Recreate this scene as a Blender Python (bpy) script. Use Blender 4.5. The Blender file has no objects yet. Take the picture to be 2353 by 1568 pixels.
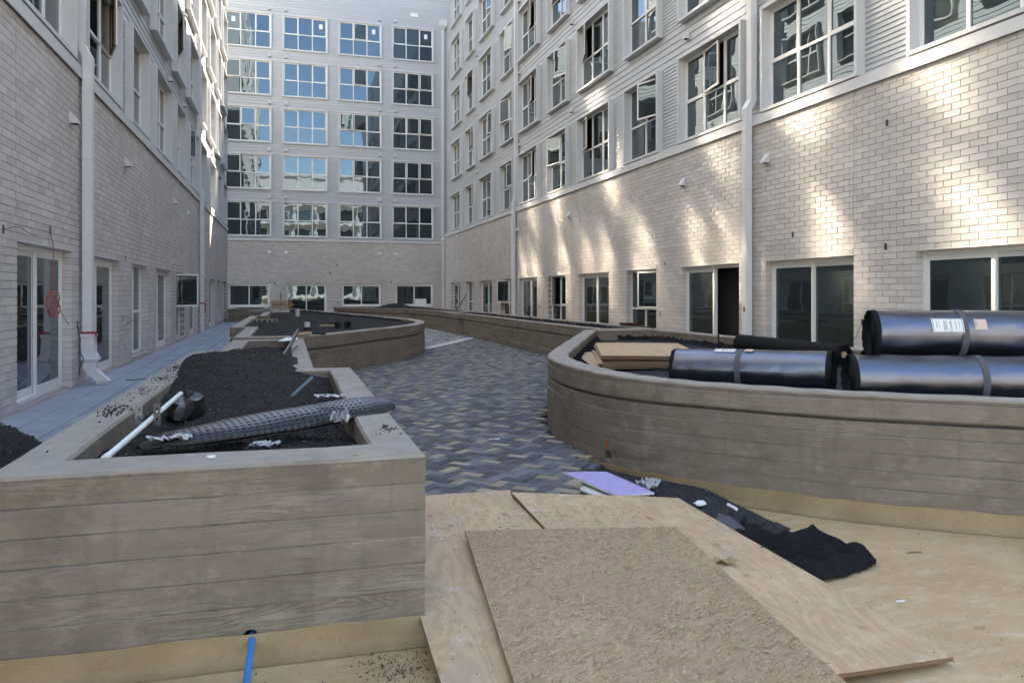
import bpy, math, random
import numpy as np
from mathutils import Vector, Matrix

random.seed(7)
RNG = np.random.default_rng(7)
SC = bpy.context.scene
COL = SC.collection
PI = math.pi

# ------------------------------------------------------------------ camera, sky, sun, exposure
FOC, PPX, HOR = 1747.0, 1176.0, 675.0          # focal length, principal column and horizon row for a 2352 px wide frame
YAW = math.atan2(PPX - 662.0, FOC)
CY, SY = math.cos(YAW), math.sin(YAW)
EYE = 1.68
cam = bpy.data.cameras.new("camera")
cam.sensor_width = 36.0
cam.lens = 36.0 * FOC / 2352.0
cam.shift_y = -(784.0 - HOR) / 2352.0
cam.clip_start = 0.05
cam.clip_end = 2000.0
camo = bpy.data.objects.new("camera", cam)
camo.location = (0, 0, EYE)
camo.rotation_euler = (PI / 2, 0, -YAW)
COL.objects.link(camo)
SC.camera = camo

SUN_EL = math.radians(40.0)
SUN_AZ = math.radians(42.0)                      # clockwise from +Y (towards +X)
SUN_DIR = Vector((math.sin(SUN_AZ) * math.cos(SUN_EL), math.cos(SUN_AZ) * math.cos(SUN_EL), math.sin(SUN_EL)))
world = bpy.data.worlds.new("World")
SC.world = world
world.use_nodes = True
wn, wl = world.node_tree.nodes, world.node_tree.links
wn.clear()
wo = wn.new("ShaderNodeOutputWorld"); wb = wn.new("ShaderNodeBackground"); ws = wn.new("ShaderNodeTexSky")
ws.sky_type = 'NISHITA'; ws.sun_disc = False
ws.sun_elevation = SUN_EL; ws.sun_rotation = SUN_AZ
ws.air_density = 1.0; ws.dust_density = 0.4; ws.ozone_density = 1.0
wb.inputs["Strength"].default_value = 0.12
wl.new(ws.outputs[0], wb.inputs[0]); wl.new(wb.outputs[0], wo.inputs[0])
sun = bpy.data.lights.new("sun", 'SUN')
sun.cycles.use_multiple_importance_sampling = False
sun.energy = 5.0; sun.angle = math.radians(0.5); sun.color = (1.0, 0.93, 0.82)
suno = bpy.data.objects.new("sun", sun)
suno.location = (20, 30, 40)
suno.rotation_euler = SUN_DIR.to_track_quat('Z', 'Y').to_euler()
COL.objects.link(suno)

SC.view_settings.view_transform = 'Standard'
SC.view_settings.look = 'None'
SC.view_settings.gamma = 1.0
SC.view_settings.use_curve_mapping = False
SC.view_settings.exposure = 2.75
SC.view_settings.use_white_balance = True          # the camera balanced for the blue open shade
SC.view_settings.white_balance_temperature = 7350
SC.view_settings.white_balance_tint = 11
SC.render.engine = 'CYCLES'
cy = SC.cycles
cy.use_denoising = True
cy.max_bounces = 8; cy.diffuse_bounces = 5; cy.glossy_bounces = 4; cy.transmission_bounces = 4; cy.transparent_max_bounces = 8
cy.caustics_reflective = True
cy.blur_glossy = 0.0
cy.use_guiding = True; cy.guiding_training_samples = 128; cy.use_surface_guiding = True
cy.sample_clamp_indirect = 0.0
cy.use_adaptive_sampling = False

# ------------------------------------------------------------------ pixel helpers (a pixel of the photograph -> a place at a known height / on a known wall)
def at(u, v, z):
    d = (EYE - z) * FOC / (v - HOR); xc = (u - PPX) / FOC
    return (d * (xc * CY + SY), d * (-xc * SY + CY))
def depth(x, y): return x * SY + y * CY

# ------------------------------------------------------------------ node helper and materials
class NT:
    def __init__(s, name):
        s.m = bpy.data.materials.new(name); s.m.use_nodes = True
        s.n, s.l = s.m.node_tree.nodes, s.m.node_tree.links
        s.b = s.n["Principled BSDF"]
    def add(s, t, ins=None, **kw):
        nd = s.n.new("ShaderNode" + t)
        for k, v in kw.items(): setattr(nd, k, v)
        for k, v in (ins or {}).items(): s.set(nd.inputs[k], v)
        return nd
    def set(s, sock, v):
        if isinstance(v, bpy.types.NodeSocket): s.l.new(v, sock)
        elif isinstance(v, bpy.types.Node): s.l.new(v.outputs[0], sock)
        else:
            if isinstance(v, (tuple, list)) and len(v) == 3 and sock.type == 'RGBA': v = (*v, 1)
            sock.default_value = v
    def math(s, op, a, b=0.0, c=0.0, clamp=False):
        nd = s.n.new("ShaderNodeMath"); nd.operation = op; nd.use_clamp = clamp
        s.set(nd.inputs[0], a); s.set(nd.inputs[1], b); s.set(nd.inputs[2], c); return nd.outputs[0]
    def mix(s, f, a, b, mode='MIX'):
        nd = s.n.new("ShaderNodeMix"); nd.data_type = 'RGBA'; nd.blend_type = mode
        s.set(nd.inputs[0], f); s.set(nd.inputs[6], a); s.set(nd.inputs[7], b); return nd.outputs[2]
    def noise(s, vec, scale, detail=4, rough=.6, dist=0.0):
        nd = s.add("TexNoise", {"Scale": scale, "Detail": detail, "Roughness": rough, "Distortion": dist})
        if vec is not None: s.l.new(vec, nd.inputs["Vector"])
        return nd.outputs["Fac"]
    def ramp(s, f, pts):
        nd = s.n.new("ShaderNodeValToRGB"); e = nd.color_ramp.elements
        while len(e) < len(pts): e.new(.5)
        for el, (p, c) in zip(e, pts):
            el.position = p; el.color = (*c, 1) if len(c) == 3 else c
        s.set(nd.inputs[0], f); return nd.outputs[0]
    def pos(s): return s.add("NewGeometry").outputs["Position"]
    def uv(s): return s.add("UVMap").outputs[0]
    def vmul(s, v, k):
        nd = s.add("VectorMath", operation='MULTIPLY'); s.set(nd.inputs[0], v); nd.inputs[1].default_value = k; return nd.outputs[0]
    def rnd(s):
        g = s.add("NewGeometry").outputs["Random Per Island"]; o = s.add("ObjectInfo").outputs["Random"]
        return s.math('FRACT', s.math('ADD', g, s.math('MULTIPLY', o, 7.31)))
    def bump(s, h, strength=.3, dist=.01):
        nd = s.add("Bump", {"Strength": strength, "Distance": dist, "Height": h}); s.l.new(nd.outputs[0], s.b.inputs["Normal"]); return nd
    def out(s, col=None, rough=None, metal=None, spec=None, ior=None):
        if col is not None: s.set(s.b.inputs["Base Color"], col)
        if rough is not None: s.set(s.b.inputs["Roughness"], rough)
        if metal is not None: s.set(s.b.inputs["Metallic"], metal)
        if spec is not None: s.set(s.b.inputs["Specular IOR Level"], spec)
        if ior is not None: s.set(s.b.inputs["IOR"], ior)
        return s.m

def simple(name, c, rough=.6, metal=0, var=.18, scale=9.0, bump=.0, bscale=60, spec=.4):
    t = NT(name); p = t.pos()
    n = t.noise(p, scale, 5, .65)
    col = t.mix(n, tuple(x * (1 - var) for x in c), tuple(min(1, x * (1 + var)) for x in c))
    if bump: t.bump(t.noise(p, bscale, 4), bump, .01)
    return t.out(col, rough, metal, spec)

MAT = {}
def make_materials():
    # brick: pale pinkish grey concrete brick, one tone for each brick
    t = NT("brick"); p = t.pos(); r = t.rnd()
    base = t.ramp(r, [(0, (.425, .40, .378)), (.25, (.505, .476, .452)), (.6, (.55, .52, .495)), (.85, (.60, .568, .54)), (1, (.455, .415, .385))])
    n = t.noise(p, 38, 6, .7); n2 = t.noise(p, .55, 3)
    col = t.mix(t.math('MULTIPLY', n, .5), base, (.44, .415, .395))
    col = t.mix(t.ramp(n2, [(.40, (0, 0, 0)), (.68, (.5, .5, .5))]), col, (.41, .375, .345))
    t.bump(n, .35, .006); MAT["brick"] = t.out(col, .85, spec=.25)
    MAT["mortar"] = simple("mortar", (.30, .265, .24), .95, var=.2, bump=.3, spec=.1)
    # siding: painted grey lap boards
    t = NT("siding"); p = t.pos()
    n = t.noise(t.vmul(p, (3, 3, 40)), 6, 5, .7); n2 = t.noise(p, .35, 3)
    c = t.mix(t.rnd(), (.405, .42, .43), (.45, .465, .475)); c = t.mix(t.math('MULTIPLY', n2, .35), c, (.37, .38, .39))
    t.bump(n, .12, .004); MAT["siding"] = t.out(c, .55, spec=.4)
    MAT["trim"] = simple("trim", (.52, .525, .52), .5, var=.05, scale=2)
    MAT["coping"] = simple("coping", (.53, .53, .525), .45, var=.05, scale=2)
    MAT["white_frame"] = simple("white_frame", (.70, .69, .66), .4, var=.04, scale=3)
    MAT["downspout"] = simple("downspout", (.60, .60, .595), .42, var=.06, scale=3)
    MAT["brown_frame"] = simple("brown_frame", (.16, .085, .04), .5, var=.25, scale=12)
    MAT["interior_shade"] = simple("interior_shade", (.035, .034, .032), .9, var=.4, scale=1.5)  # near-black: the shade of rooms and hollows put into the colour
    MAT["hood"] = simple("hood", (.56, .56, .555), .45, var=.04)
    # glass: dark reflective double glazing, slightly wavy, different in every pane
    t = NT("glass"); p = t.pos(); oi = t.add("ObjectInfo").outputs["Random"]
    off = t.add("CombineXYZ", {"X": t.math('MULTIPLY', oi, 37.0), "Y": t.math('MULTIPLY', oi, 91.0), "Z": t.math('MULTIPLY', oi, 13.0)})
    q = t.add("VectorMath", operation='ADD'); t.l.new(p, q.inputs[0]); t.l.new(off.outputs[0], q.inputs[1])
    n = t.noise(q.outputs[0], 1.05, 1, .4, .6)
    t.bump(n, 1.0, .0024)
    c = t.mix(oi, (.014, .018, .018), (.032, .038, .036))
    t.b.inputs["Specular Tint"].default_value = (.62, .82, 1.0, 1); MAT["glass"] = t.out(c, .0, ior=2.0, spec=.5)
    # metallic mirror for chosen upper panes, added to throw sun patches across
    t = NT("sun_mirror"); p = t.pos()
    t.bump(t.noise(p, 1.4, 1, .4, .5), 1.0, .008); MAT["sun_mirror"] = t.out((.90, .90, .87), .082, 1.0)
    # board marked concrete: UV u runs along the wall, v up it
    t = NT("concrete"); uv = t.uv(); p = t.pos()
    sx = t.add("SeparateXYZ"); t.l.new(uv, sx.inputs[0]); U, V = sx.outputs[0], sx.outputs[1]
    bi = t.math('FLOOR', t.math('DIVIDE', V, .128))
    ub = t.math('ADD', U, t.math('MULTIPLY', bi, 13.7))
    bl = t.math('FLOOR', t.math('DIVIDE', ub, 3.1))
    wv = t.add("CombineXYZ", {"X": bi, "Y": bl, "Z": 0.0}); wn_ = t.add("TexWhiteNoise"); t.l.new(wv.outputs[0], wn_.inputs["Vector"]); br = wn_.outputs["Value"]
    g = t.add("CombineXYZ", {"X": t.math('MULTIPLY', ub, 1.0), "Y": t.math('MULTIPLY', V, 8.0), "Z": t.math('MULTIPLY', bi, 3.3)})
    warp = t.noise(g.outputs[0], 1.0, 3, .5, .9)
    rings = t.math('SINE', t.math('MULTIPLY', warp, 75.0))
    grain = t.math('ADD', t.math('MULTIPLY', rings, .5), .5)
    streak = t.noise(t.add("CombineXYZ", {"X": t.math('MULTIPLY', ub, 3.0), "Y": t.math('MULTIPLY', V, 45.0), "Z": bi}).outputs[0], 1.0, 5, .7)
    blot = t.noise(p, 2.3, 7, .66); blot2 = t.noise(t.vmul(p, (1, 1, 1.6)), 5.5, 7, .72); fine = t.noise(p, 110, 3, .7)
    gm = t.ramp(t.noise(t.add("CombineXYZ", {"X": t.math('MULTIPLY', ub, .9), "Y": t.math('MULTIPLY', V, 2.5), "Z": bi}).outputs[0], 1.3, 4, .6), [(.48, (0, 0, 0)), (.62, (1, 1, 1))])
    drip = t.noise(t.add("CombineXYZ", {"X": t.math('MULTIPLY', U, 11.0), "Y": t.math('MULTIPLY', V, 1.3), "Z": 4.0}).outputs[0], 1.0, 5, .65)
    c = t.mix(br, (0.172, 0.140, 0.108), (0.215, 0.178, 0.139))
    c = t.mix(t.ramp(blot, [(.36, (.85, .85, .85)), (.54, (0, 0, 0))]), c, (0.121, 0.097, 0.074))
    c = t.mix(t.ramp(blot2, [(.52, (0, 0, 0)), (.68, (.75, .75, .75))]), c, (0.278, 0.233, 0.184))
    c = t.mix(t.math('MULTIPLY', t.math('MULTIPLY', grain, gm), .55), c, (0.292, 0.245, 0.193))
    c = t.mix(t.math('MULTIPLY', t.ramp(streak, [(.34, (1, 1, 1)), (.52, (0, 0, 0))]), .35), c, (0.101, 0.081, 0.062))
    c = t.mix(t.ramp(drip, [(.55, (0, 0, 0)), (.70, (.5, .5, .5))]), c, (0.126, 0.101, 0.078))
    c = t.mix(t.math('MULTIPLY', fine, .3), c, (0.210, 0.175, 0.138))
    fr = t.math('FRACT', t.math('DIVIDE', V, .128)); ed = t.math('MINIMUM', fr, t.math('SUBTRACT', 1.0, fr))
    jn = t.noise(t.add("CombineXYZ", {"X": t.math('MULTIPLY', U, 1.7), "Y": t.math('FLOOR', t.math('ADD', t.math('DIVIDE', V, .128), .5)), "Z": 2.0}).outputs[0], 1.0, 4, .6)
    c = t.mix(t.math('MULTIPLY', t.ramp(ed, [(.012, (1, 1, 1)), (.045, (0, 0, 0))]), t.ramp(jn, [(.40, (.05, .05, .05)), (.62, (.75, .75, .75))])), c, (0.072, 0.058, 0.045))
    pit = t.add("TexVoronoi", {"Scale": 9.0}); t.l.new(p, pit.inputs["Vector"]); c = t.mix(t.ramp(pit.outputs["Distance"], [(.03, (.7, .7, .7)), (.055, (0, 0, 0))]), c, (0.068, 0.055, 0.044))
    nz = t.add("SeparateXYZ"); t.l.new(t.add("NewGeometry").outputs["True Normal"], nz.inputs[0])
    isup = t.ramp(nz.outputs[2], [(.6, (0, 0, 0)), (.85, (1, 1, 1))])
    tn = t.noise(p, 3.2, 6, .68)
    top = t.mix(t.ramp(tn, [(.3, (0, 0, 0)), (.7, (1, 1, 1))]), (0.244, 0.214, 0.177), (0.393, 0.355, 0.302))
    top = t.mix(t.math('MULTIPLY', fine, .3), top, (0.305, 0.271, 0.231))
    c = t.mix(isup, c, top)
    h = t.math('ADD', t.math('MULTIPLY', t.math('MULTIPLY', grain, gm), .5), t.math('ADD', t.math('MULTIPLY', streak, .5), t.math('MULTIPLY', fine, .5)))
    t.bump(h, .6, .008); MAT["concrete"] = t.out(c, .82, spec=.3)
    # tan waterproofing on the slab
    t = NT("membrane"); p = t.pos()
    n = t.noise(p, 1.3, 7, .6); n2 = t.noise(t.vmul(p, (1, 2.2, 1)), 4.0, 6, .7); n3 = t.noise(p, 70, 4, .75)
    c = t.mix(t.ramp(n, [(.3, (0, 0, 0)), (.7, (1, 1, 1))]), (.41, .275, .145), (.54, .385, .22))
    c = t.mix(t.ramp(n2, [(.5, (0, 0, 0)), (.68, (.75, .75, .75))]), c, (.58, .455, .305))
    c = t.mix(t.ramp(n2, [(.2, (.6, .6, .6)), (.42, (0, 0, 0))]), c, (.28, .19, .11))
    c = t.mix(t.ramp(n3, [(.28, (.6, .6, .6)), (.36, (0, 0, 0))]), c, (.22, .17, .11))
    sc_ = t.noise(t.vmul(p, (2.2, 9.0, 1)), 2.2, 6, .72, .5); c = t.mix(t.ramp(sc_, [(.58, (0, 0, 0)), (.66, (.45, .45, .45))]), c, (.60, .50, .39))
    c = t.mix(t.ramp(t.noise(t.vmul(p, (6, 2.6, 1)), 2.6, 7, .75, .8), [(.60, (0, 0, 0)), (.70, (.5, .5, .5))]), c, (.25, .18, .11))
    c = t.mix(t.ramp(t.noise(p, 150, 2, .6), [(.66, (0, 0, 0)), (.72, (.55, .55, .55))]), c, (.62, .52, .40))
    t.bump(t.math('ADD', n3, t.math('MULTIPLY', n2, 2.0)), .35, .005); MAT["membrane"] = t.out(c, .62, spec=.35)
    t = NT("membrane_band"); p = t.pos()
    n = t.noise(p, 2.5, 6, .65); n3 = t.noise(p, 45, 5, .75)
    c = t.mix(t.ramp(n, [(.3, (0, 0, 0)), (.7, (1, 1, 1))]), (.205, .138, .066), (.315, .228, .125))
    c = t.mix(t.ramp(n3, [(.3, (.6, .6, .6)), (.45, (0, 0, 0))]), c, (.15, .11, .06))
    t.bump(n3, .4, .005); MAT["membrane_band"] = t.out(c, .6, spec=.35)
    # pavers
    def paver(name, cols, dust):
        t = NT(name); p = t.pos(); r = t.rnd()
        n = t.noise(p, 26, 6, .75); n2 = t.noise(p, 1.1, 4, .6)
        c = t.ramp(r, cols)
        c = t.mix(t.ramp(n, [(.45, (0, 0, 0)), (.75, (.4, .4, .4))]), c, dust)
        c = t.mix(t.ramp(n2, [(.45, (0, 0, 0)), (.75, (.35, .35, .35))]), c, dust)
        t.bump(n, .5, .004); return t.out(c, .78, spec=.3)
    MAT["paver_dark"] = paver("paver_dark", [(0, (.042, .043, .047)), (.5, (.082, .084, .090)), (1, (.165, .167, .172))], (.20, .205, .215))
    MAT["paver_tan"] = paver("paver_tan", [(0, (.215, .178, .118)), (.5, (.28, .235, .16)), (1, (.345, .295, .205))], (.34, .31, .26))
    MAT["paver_pale"] = paver("paver_pale", [(0, (.20, .20, .195)), (.5, (.29, .285, .27)), (1, (.38, .36, .33))], (.40, .39, .37))
    MAT["tile"] = paver("tile", [(0, (.22, .24, .275)), (.5, (.25, .27, .305)), (1, (.28, .30, .335))], (.34, .355, .38))
    MAT["bedding"] = simple("bedding", (.03, .031, .034), .95, bump=.5, var=.4, scale=30)
    def earth(name, a, b, sc):
        t = NT(name); p = t.pos(); n = t.noise(p, sc, 7, .75); v = t.add("TexVoronoi", {"Scale": sc * 1.8}); t.l.new(p, v.inputs["Vector"])
        c = t.mix(t.ramp(n, [(.3, (0, 0, 0)), (.75, (1, 1, 1))]), a, b)
        t.bump(t.math('ADD', n, v.outputs["Distance"]), .8, .012); return t.out(c, .92, spec=.2)
    MAT["soil"] = earth("soil", (.011, .0105, .010), (.040, .037, .034), 42)
    t = NT("clod"); r = t.rnd(); MAT["clod"] = t.out(t.ramp(r, [(0, (.012, .011, .010)), (.7, (.036, .033, .031)), (.94, (.07, .065, .06)), (1, (.14, .13, .12))]), .9, spec=.2)
    t = NT("site_dirt"); r = t.rnd(); MAT["site_dirt"] = t.out(t.ramp(r, [(0, (.05, .042, .034)), (.6, (.11, .09, .07)), (1, (.22, .18, .14))]), .9, spec=.2)
    MAT["gravel"] = earth("gravel", (.018, .019, .021), (.062, .064, .070), 60)
    t = NT("pebble"); r = t.rnd(); MAT["pebble"] = t.out(t.ramp(r, [(0, (.022, .023, .025)), (.8, (.07, .072, .078)), (1, (.12, .12, .125))]), .85, spec=.3)
    # plywood, UV in metres with v along the grain
    t = NT("plywood"); uv = t.uv(); p = t.pos(); oi = t.add("ObjectInfo").outputs["Random"]
    sx = t.add("SeparateXYZ"); t.l.new(uv, sx.inputs[0])
    g = t.add("CombineXYZ", {"X": t.math('MULTIPLY', sx.outputs[0], 3.4), "Y": t.math('MULTIPLY', sx.outputs[1], .75), "Z": t.math('MULTIPLY', oi, 40.0)})
    w = t.noise(g.outputs[0], 1.0, 3, .5, .9); ring = t.math('ADD', t.math('MULTIPLY', t.math('SINE', t.math('MULTIPLY', w, 62.0)), .5), .5)
    st = t.noise(t.add("CombineXYZ", {"X": t.math('MULTIPLY', sx.outputs[0], 120.0), "Y": t.math('MULTIPLY', sx.outputs[1], 3.0), "Z": 0.0}).outputs[0], 1.0, 5, .7)
    bl = t.noise(p, 2.6, 6, .65); dots = t.noise(p, 30, 2, .4); sm = t.noise(p, 6.0, 7, .75)
    c = t.mix(ring, (.42, .275, .155), (.52, .36, .21)); c = t.mix(t.math('MULTIPLY', st, .5), c, (.54, .395, .255))
    c = t.mix(t.ramp(bl, [(.3, (.6, .6, .6)), (.5, (0, 0, 0))]), c, (.41, .325, .245))
    c = t.mix(t.ramp(bl, [(.52, (0, 0, 0)), (.72, (.65, .65, .65))]), c, (.60, .44, .285))
    c = t.mix(t.ramp(sm, [(.57, (0, 0, 0)), (.68, (.6, .6, .6))]), c, (.64, .58, .50))
    c = t.mix(t.ramp(dots, [(.735, (0, 0, 0)), (.76, (.8, .8, .8))]), c, (.10, .07, .055))
    kn = t.add("TexVoronoi", {"Scale": 2.6, "Randomness": 1.0}); mp = t.add("CombineXYZ", {"X": t.math('MULTIPLY', sx.outputs[0], 1.6), "Y": sx.outputs[1], "Z": t.math('MULTIPLY', oi, 9.0)}); t.l.new(mp.outputs[0], kn.inputs["Vector"])
    kd = t.math('ADD', kn.outputs["Distance"], t.math('MULTIPLY', t.math('SUBTRACT', sm, .5), .12))
    c = t.mix(t.ramp(kd, [(.035, (.8, .8, .8)), (.085, (.25, .25, .25)), (.16, (0, 0, 0))]), c, (.20, .115, .06))
    du = t.noise(t.vmul(p, (1.0, 2.4, 1)), 3.4, 7, .75, 1.2); c = t.mix(t.ramp(du, [(.56, (0, 0, 0)), (.70, (.55, .55, .55))]), c, (.30, .235, .175))
    t.bump(st, .2, .003); MAT["plywood"] = t.out(c, .68, spec=.3)
    MAT["ply_edge"] = simple("ply_edge", (.17, .10, .06), .8, var=.45, scale=40)
    # strand board: long flakes lying in every direction
    t = NT("strand_board"); uv = t.uv(); p = t.pos(); acc = None; hh = None
    for k, (ang, sc) in enumerate([(0.15, 1.0), (0.75, 1.2), (1.35, .9), (1.95, 1.1), (2.6, 1.25)]):
        mp = t.add("Mapping", vector_type='TEXTURE'); t.l.new(uv, mp.inputs[0]); mp.inputs["Rotation"].default_value = (0, 0, ang); mp.inputs["Location"].default_value = (k * 3.1, k * 1.7, 0)
        mp.inputs["Scale"].default_value = (1 / (17 * sc), 1 / (120 * sc), 1)
        v = t.add("TexVoronoi", {"Scale": 1.0, "Randomness": 1.0}); t.l.new(mp.outputs[0], v.inputs["Vector"])
        s2 = t.add("SeparateXYZ"); t.l.new(v.outputs["Color"], s2.inputs[0])
        cc = t.ramp(s2.outputs[0], [(0, (.21, .13, .072)), (.25, (.33, .222, .135)), (.7, (.38, .262, .165)), (1, (.48, .35, .225))])
        if acc is None: acc, hh = cc, s2.outputs[1]
        else:
            f = t.math('GREATER_THAN', s2.outputs[2], .52); acc = t.mix(f, acc, cc)
            hh = t.math('ADD', hh, t.math('MULTIPLY', f, s2.outputs[1]))
    bl = t.noise(p, 2.4, 6, .7); c = t.mix(t.ramp(bl, [(.35, (.55, .55, .55)), (.55, (0, 0, 0))]), acc, (.36, .26, .165))
    c = t.mix(t.ramp(bl, [(.55, (0, 0, 0)), (.72, (.55, .55, .55))]), c, (.47, .35, .235))
    t.bump(hh, .5, .004); MAT["strand_board"] = t.out(c, .72, spec=.25)
    t = NT("wood_chip"); r = t.rnd(); MAT["wood_chip"] = t.out(t.ramp(r, [(0, (.24, .155, .095)), (.3, (.38, .27, .18)), (1, (.55, .43, .31))]), .8, spec=.2)
    # foil faced drainage mat: quilted film over a dark core
    t = NT("foil"); uv = t.uv(); p = t.pos()
    sx = t.add("SeparateXYZ"); t.l.new(uv, sx.inputs[0])
    a = t.math('SINE', t.math('MULTIPLY', sx.outputs[0], 2 * PI / .021)); b = t.math('SINE', t.math('MULTIPLY', sx.outputs[1], 2 * PI / .021))
    dim = t.math('MULTIPLY', a, b); cr = t.noise(p, 48, 6, .75, 1.2)
    t.bump(t.math('ADD', t.math('MULTIPLY', dim, .7), t.math('MULTIPLY', cr, .8)), .30, .0035)
    MAT["foil"] = t.out(t.mix(cr, (.085, .098, .13), (.24, .26, .31)), .15, .95)
    t = NT("black_plastic"); p = t.pos(); t.bump(t.noise(p, 9, 4), .2, .01); MAT["black_plastic"] = t.out((.012, .012, .013), .35, spec=.5)
    t = NT("grey_film"); p = t.pos(); t.bump(t.noise(p, 12, 5), .5, .01); MAT["grey_film"] = t.out((.34, .35, .37), .25, spec=.6)
    MAT["fabric"] = simple("fabric", (.013, .013, .0135), .9, var=.4, scale=12, bump=.35, bscale=240, spec=.12)
    MAT["fabric_grey"] = simple("fabric_grey", (.085, .09, .10), .85, var=.3, scale=20, bump=.4, bscale=200)
    MAT["pvc_white"] = simple("pvc_white", (.66, .70, .68), .35, var=.06)
    MAT["pvc_grey"] = simple("pvc_grey", (.10, .15, .19), .4, var=.15)
    MAT["pvc_blue"] = simple("pvc_blue", (.045, .20, .47), .4, var=.12)
    MAT["red"] = simple("red", (.30, .022, .03), .6, var=.2)
    MAT["orange_paint"] = simple("orange_paint", (.42, .075, .02), .8, var=.35, scale=40)
    MAT["steel"] = simple("steel", (.16, .155, .15), .5, .7, var=.4, scale=25)
    MAT["rust"] = simple("rust", (.045, .018, .012), .75, .2, var=.5, scale=14)
    MAT["gypsum_purple"] = simple("gypsum_purple", (.37, .33, .58), .75, var=.2, scale=14)
    MAT["gypsum_core"] = simple("gypsum_core", (.56, .545, .51), .9, var=.15, scale=25, bump=.5)
    MAT["paper_white"] = simple("paper_white", (.74, .74, .73), .6, var=.05)
    MAT["paper_pink"] = simple("paper_pink", (.60, .45, .37), .6, var=.08)
    MAT["ink"] = simple("ink", (.03, .03, .035), .7, var=.1)
    MAT["ink_pale"] = simple("ink_pale", (.28, .28, .29), .7, var=.1)
    MAT["rope"] = simple("wire", (.05, .05, .05), .5, var=.2)
    MAT["copper"] = simple("red_wire", (.34, .05, .045), .5, var=.2)
    MAT["leaf"] = simple("leaf", (.36, .25, .13), .8, var=.3, scale=40)
    MAT["lumber"] = simple("lumber", (.40, .27, .16), .75, var=.25, scale=14)
    MAT["block_yellow"] = simple("block_yellow", (.33, .27, .16), .85, var=.2, scale=20)
make_materials()

# ------------------------------------------------------------------ object helpers
def tag(o, label=None, cat=None, group=None, kind=None):
    if label: o["label"] = label
    if cat: o["category"] = cat
    if group: o["group"] = group
    if kind: o["kind"] = kind
    return o
def thing(name, loc, label, cat, group=None):
    o = bpy.data.objects.new(name, None); o.location = loc; o.empty_display_size = .2
    COL.objects.link(o); return tag(o, label, cat, group)
def put(o, parent):
    COL.objects.link(o)
    if parent is not None:
        o.parent = parent
        o.matrix_parent_inverse = Matrix.Translation(-Vector(parent.location)) if parent.type == 'EMPTY' else Matrix.Identity(4)
    return o

class MB:
    def __init__(s): s.v, s.f, s.t = [], [], []
    def add(s, vs, fs, uvs=None):
        b = len(s.v); s.v += [tuple(p) for p in vs]; s.f += [tuple(i + b for i in f) for f in fs]
        if uvs is not None:
            for f in fs: s.t += [uvs[i] for i in f]
        return s
    def box(s, x0, y0, z0, x1, y1, z1):
        return s.add([(x0,y0,z0),(x1,y0,z0),(x1,y1,z0),(x0,y1,z0),(x0,y0,z1),(x1,y0,z1),(x1,y1,z1),(x0,y1,z1)],
                     [(0,3,2,1),(4,5,6,7),(0,1,5,4),(1,2,6,5),(2,3,7,6),(3,0,4,7)])
    def obox(s, c, a, b, d):
        c, a, b, d = map(Vector, (c, a, b, d))
        vs = [c + sa*a + sb*b + sd*d for sd in (-1, 1) for sa, sb in ((-1,-1),(1,-1),(1,1),(-1,1))]
        return s.add(vs, [(0,3,2,1),(4,5,6,7),(0,1,5,4),(1,2,6,5),(2,3,7,6),(3,0,4,7)])
    def tube(s, pts, r, n=8, caps=True, uv=False):
        pts = [Vector(p) for p in pts]; rs = r if isinstance(r, (list, tuple)) else [r] * len(pts)
        up = Vector((0, 0, 1)); vs, uvs, L = [], [], 0.0
        for i, p in enumerate(pts):
            t = (pts[min(i+1, len(pts)-1)] - pts[max(i-1, 0)]).normalized()
            if abs(t.dot(up)) > .95: up = Vector((1, 0, 0))
            a = t.cross(up).normalized(); b = a.cross(t).normalized(); up = b
            if i: L += (p - pts[i-1]).length
            for k in range(n):
                an = 2 * PI * k / n; vs.append(p + rs[i] * (math.cos(an) * a + math.sin(an) * b)); uvs.append((L, an * rs[i]))
        fs = [(i*n+k, i*n+(k+1) % n, (i+1)*n+(k+1) % n, (i+1)*n+k) for i in range(len(pts)-1) for k in range(n)]
        if caps: fs += [tuple(range(n-1, -1, -1)), tuple((len(pts)-1)*n+k for k in range(n))]
        return s.add(vs, fs, uvs if uv else None)
    def prism(s, poly, z0, z1, zf=None):
        n = len(poly); zf = zf or (lambda x, y: 0.0)
        vs = [(x, y, z0 + zf(x, y)) for x, y in poly] + [(x, y, z1 + zf(x, y)) for x, y in poly]
        return s.add(vs, [tuple(range(n-1, -1, -1)), tuple(range(n, 2*n))] + [(i, (i+1) % n, n+(i+1) % n, n+i) for i in range(n)])
    def mesh(s, name, smooth=False):
        me = bpy.data.meshes.new(name); me.from_pydata(s.v, [], s.f)
        if s.t and len(s.t) == len(me.loops):
            l = me.uv_layers.new(name="UVMap"); l.data.foreach_set("uv", np.array(s.t, dtype=np.float32).ravel())
        if smooth:
            me.polygons.foreach_set("use_smooth", [True] * len(me.polygons)); me.set_sharp_from_angle(angle=math.radians(smooth if smooth is not True else 40))
        return me
    def build(s, name, mat, parent=None, smooth=False):
        me = s.mesh(name, smooth); me.materials.append(MAT[mat] if isinstance(mat, str) else mat)
        return put(bpy.data.objects.new(name, me), parent)

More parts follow.
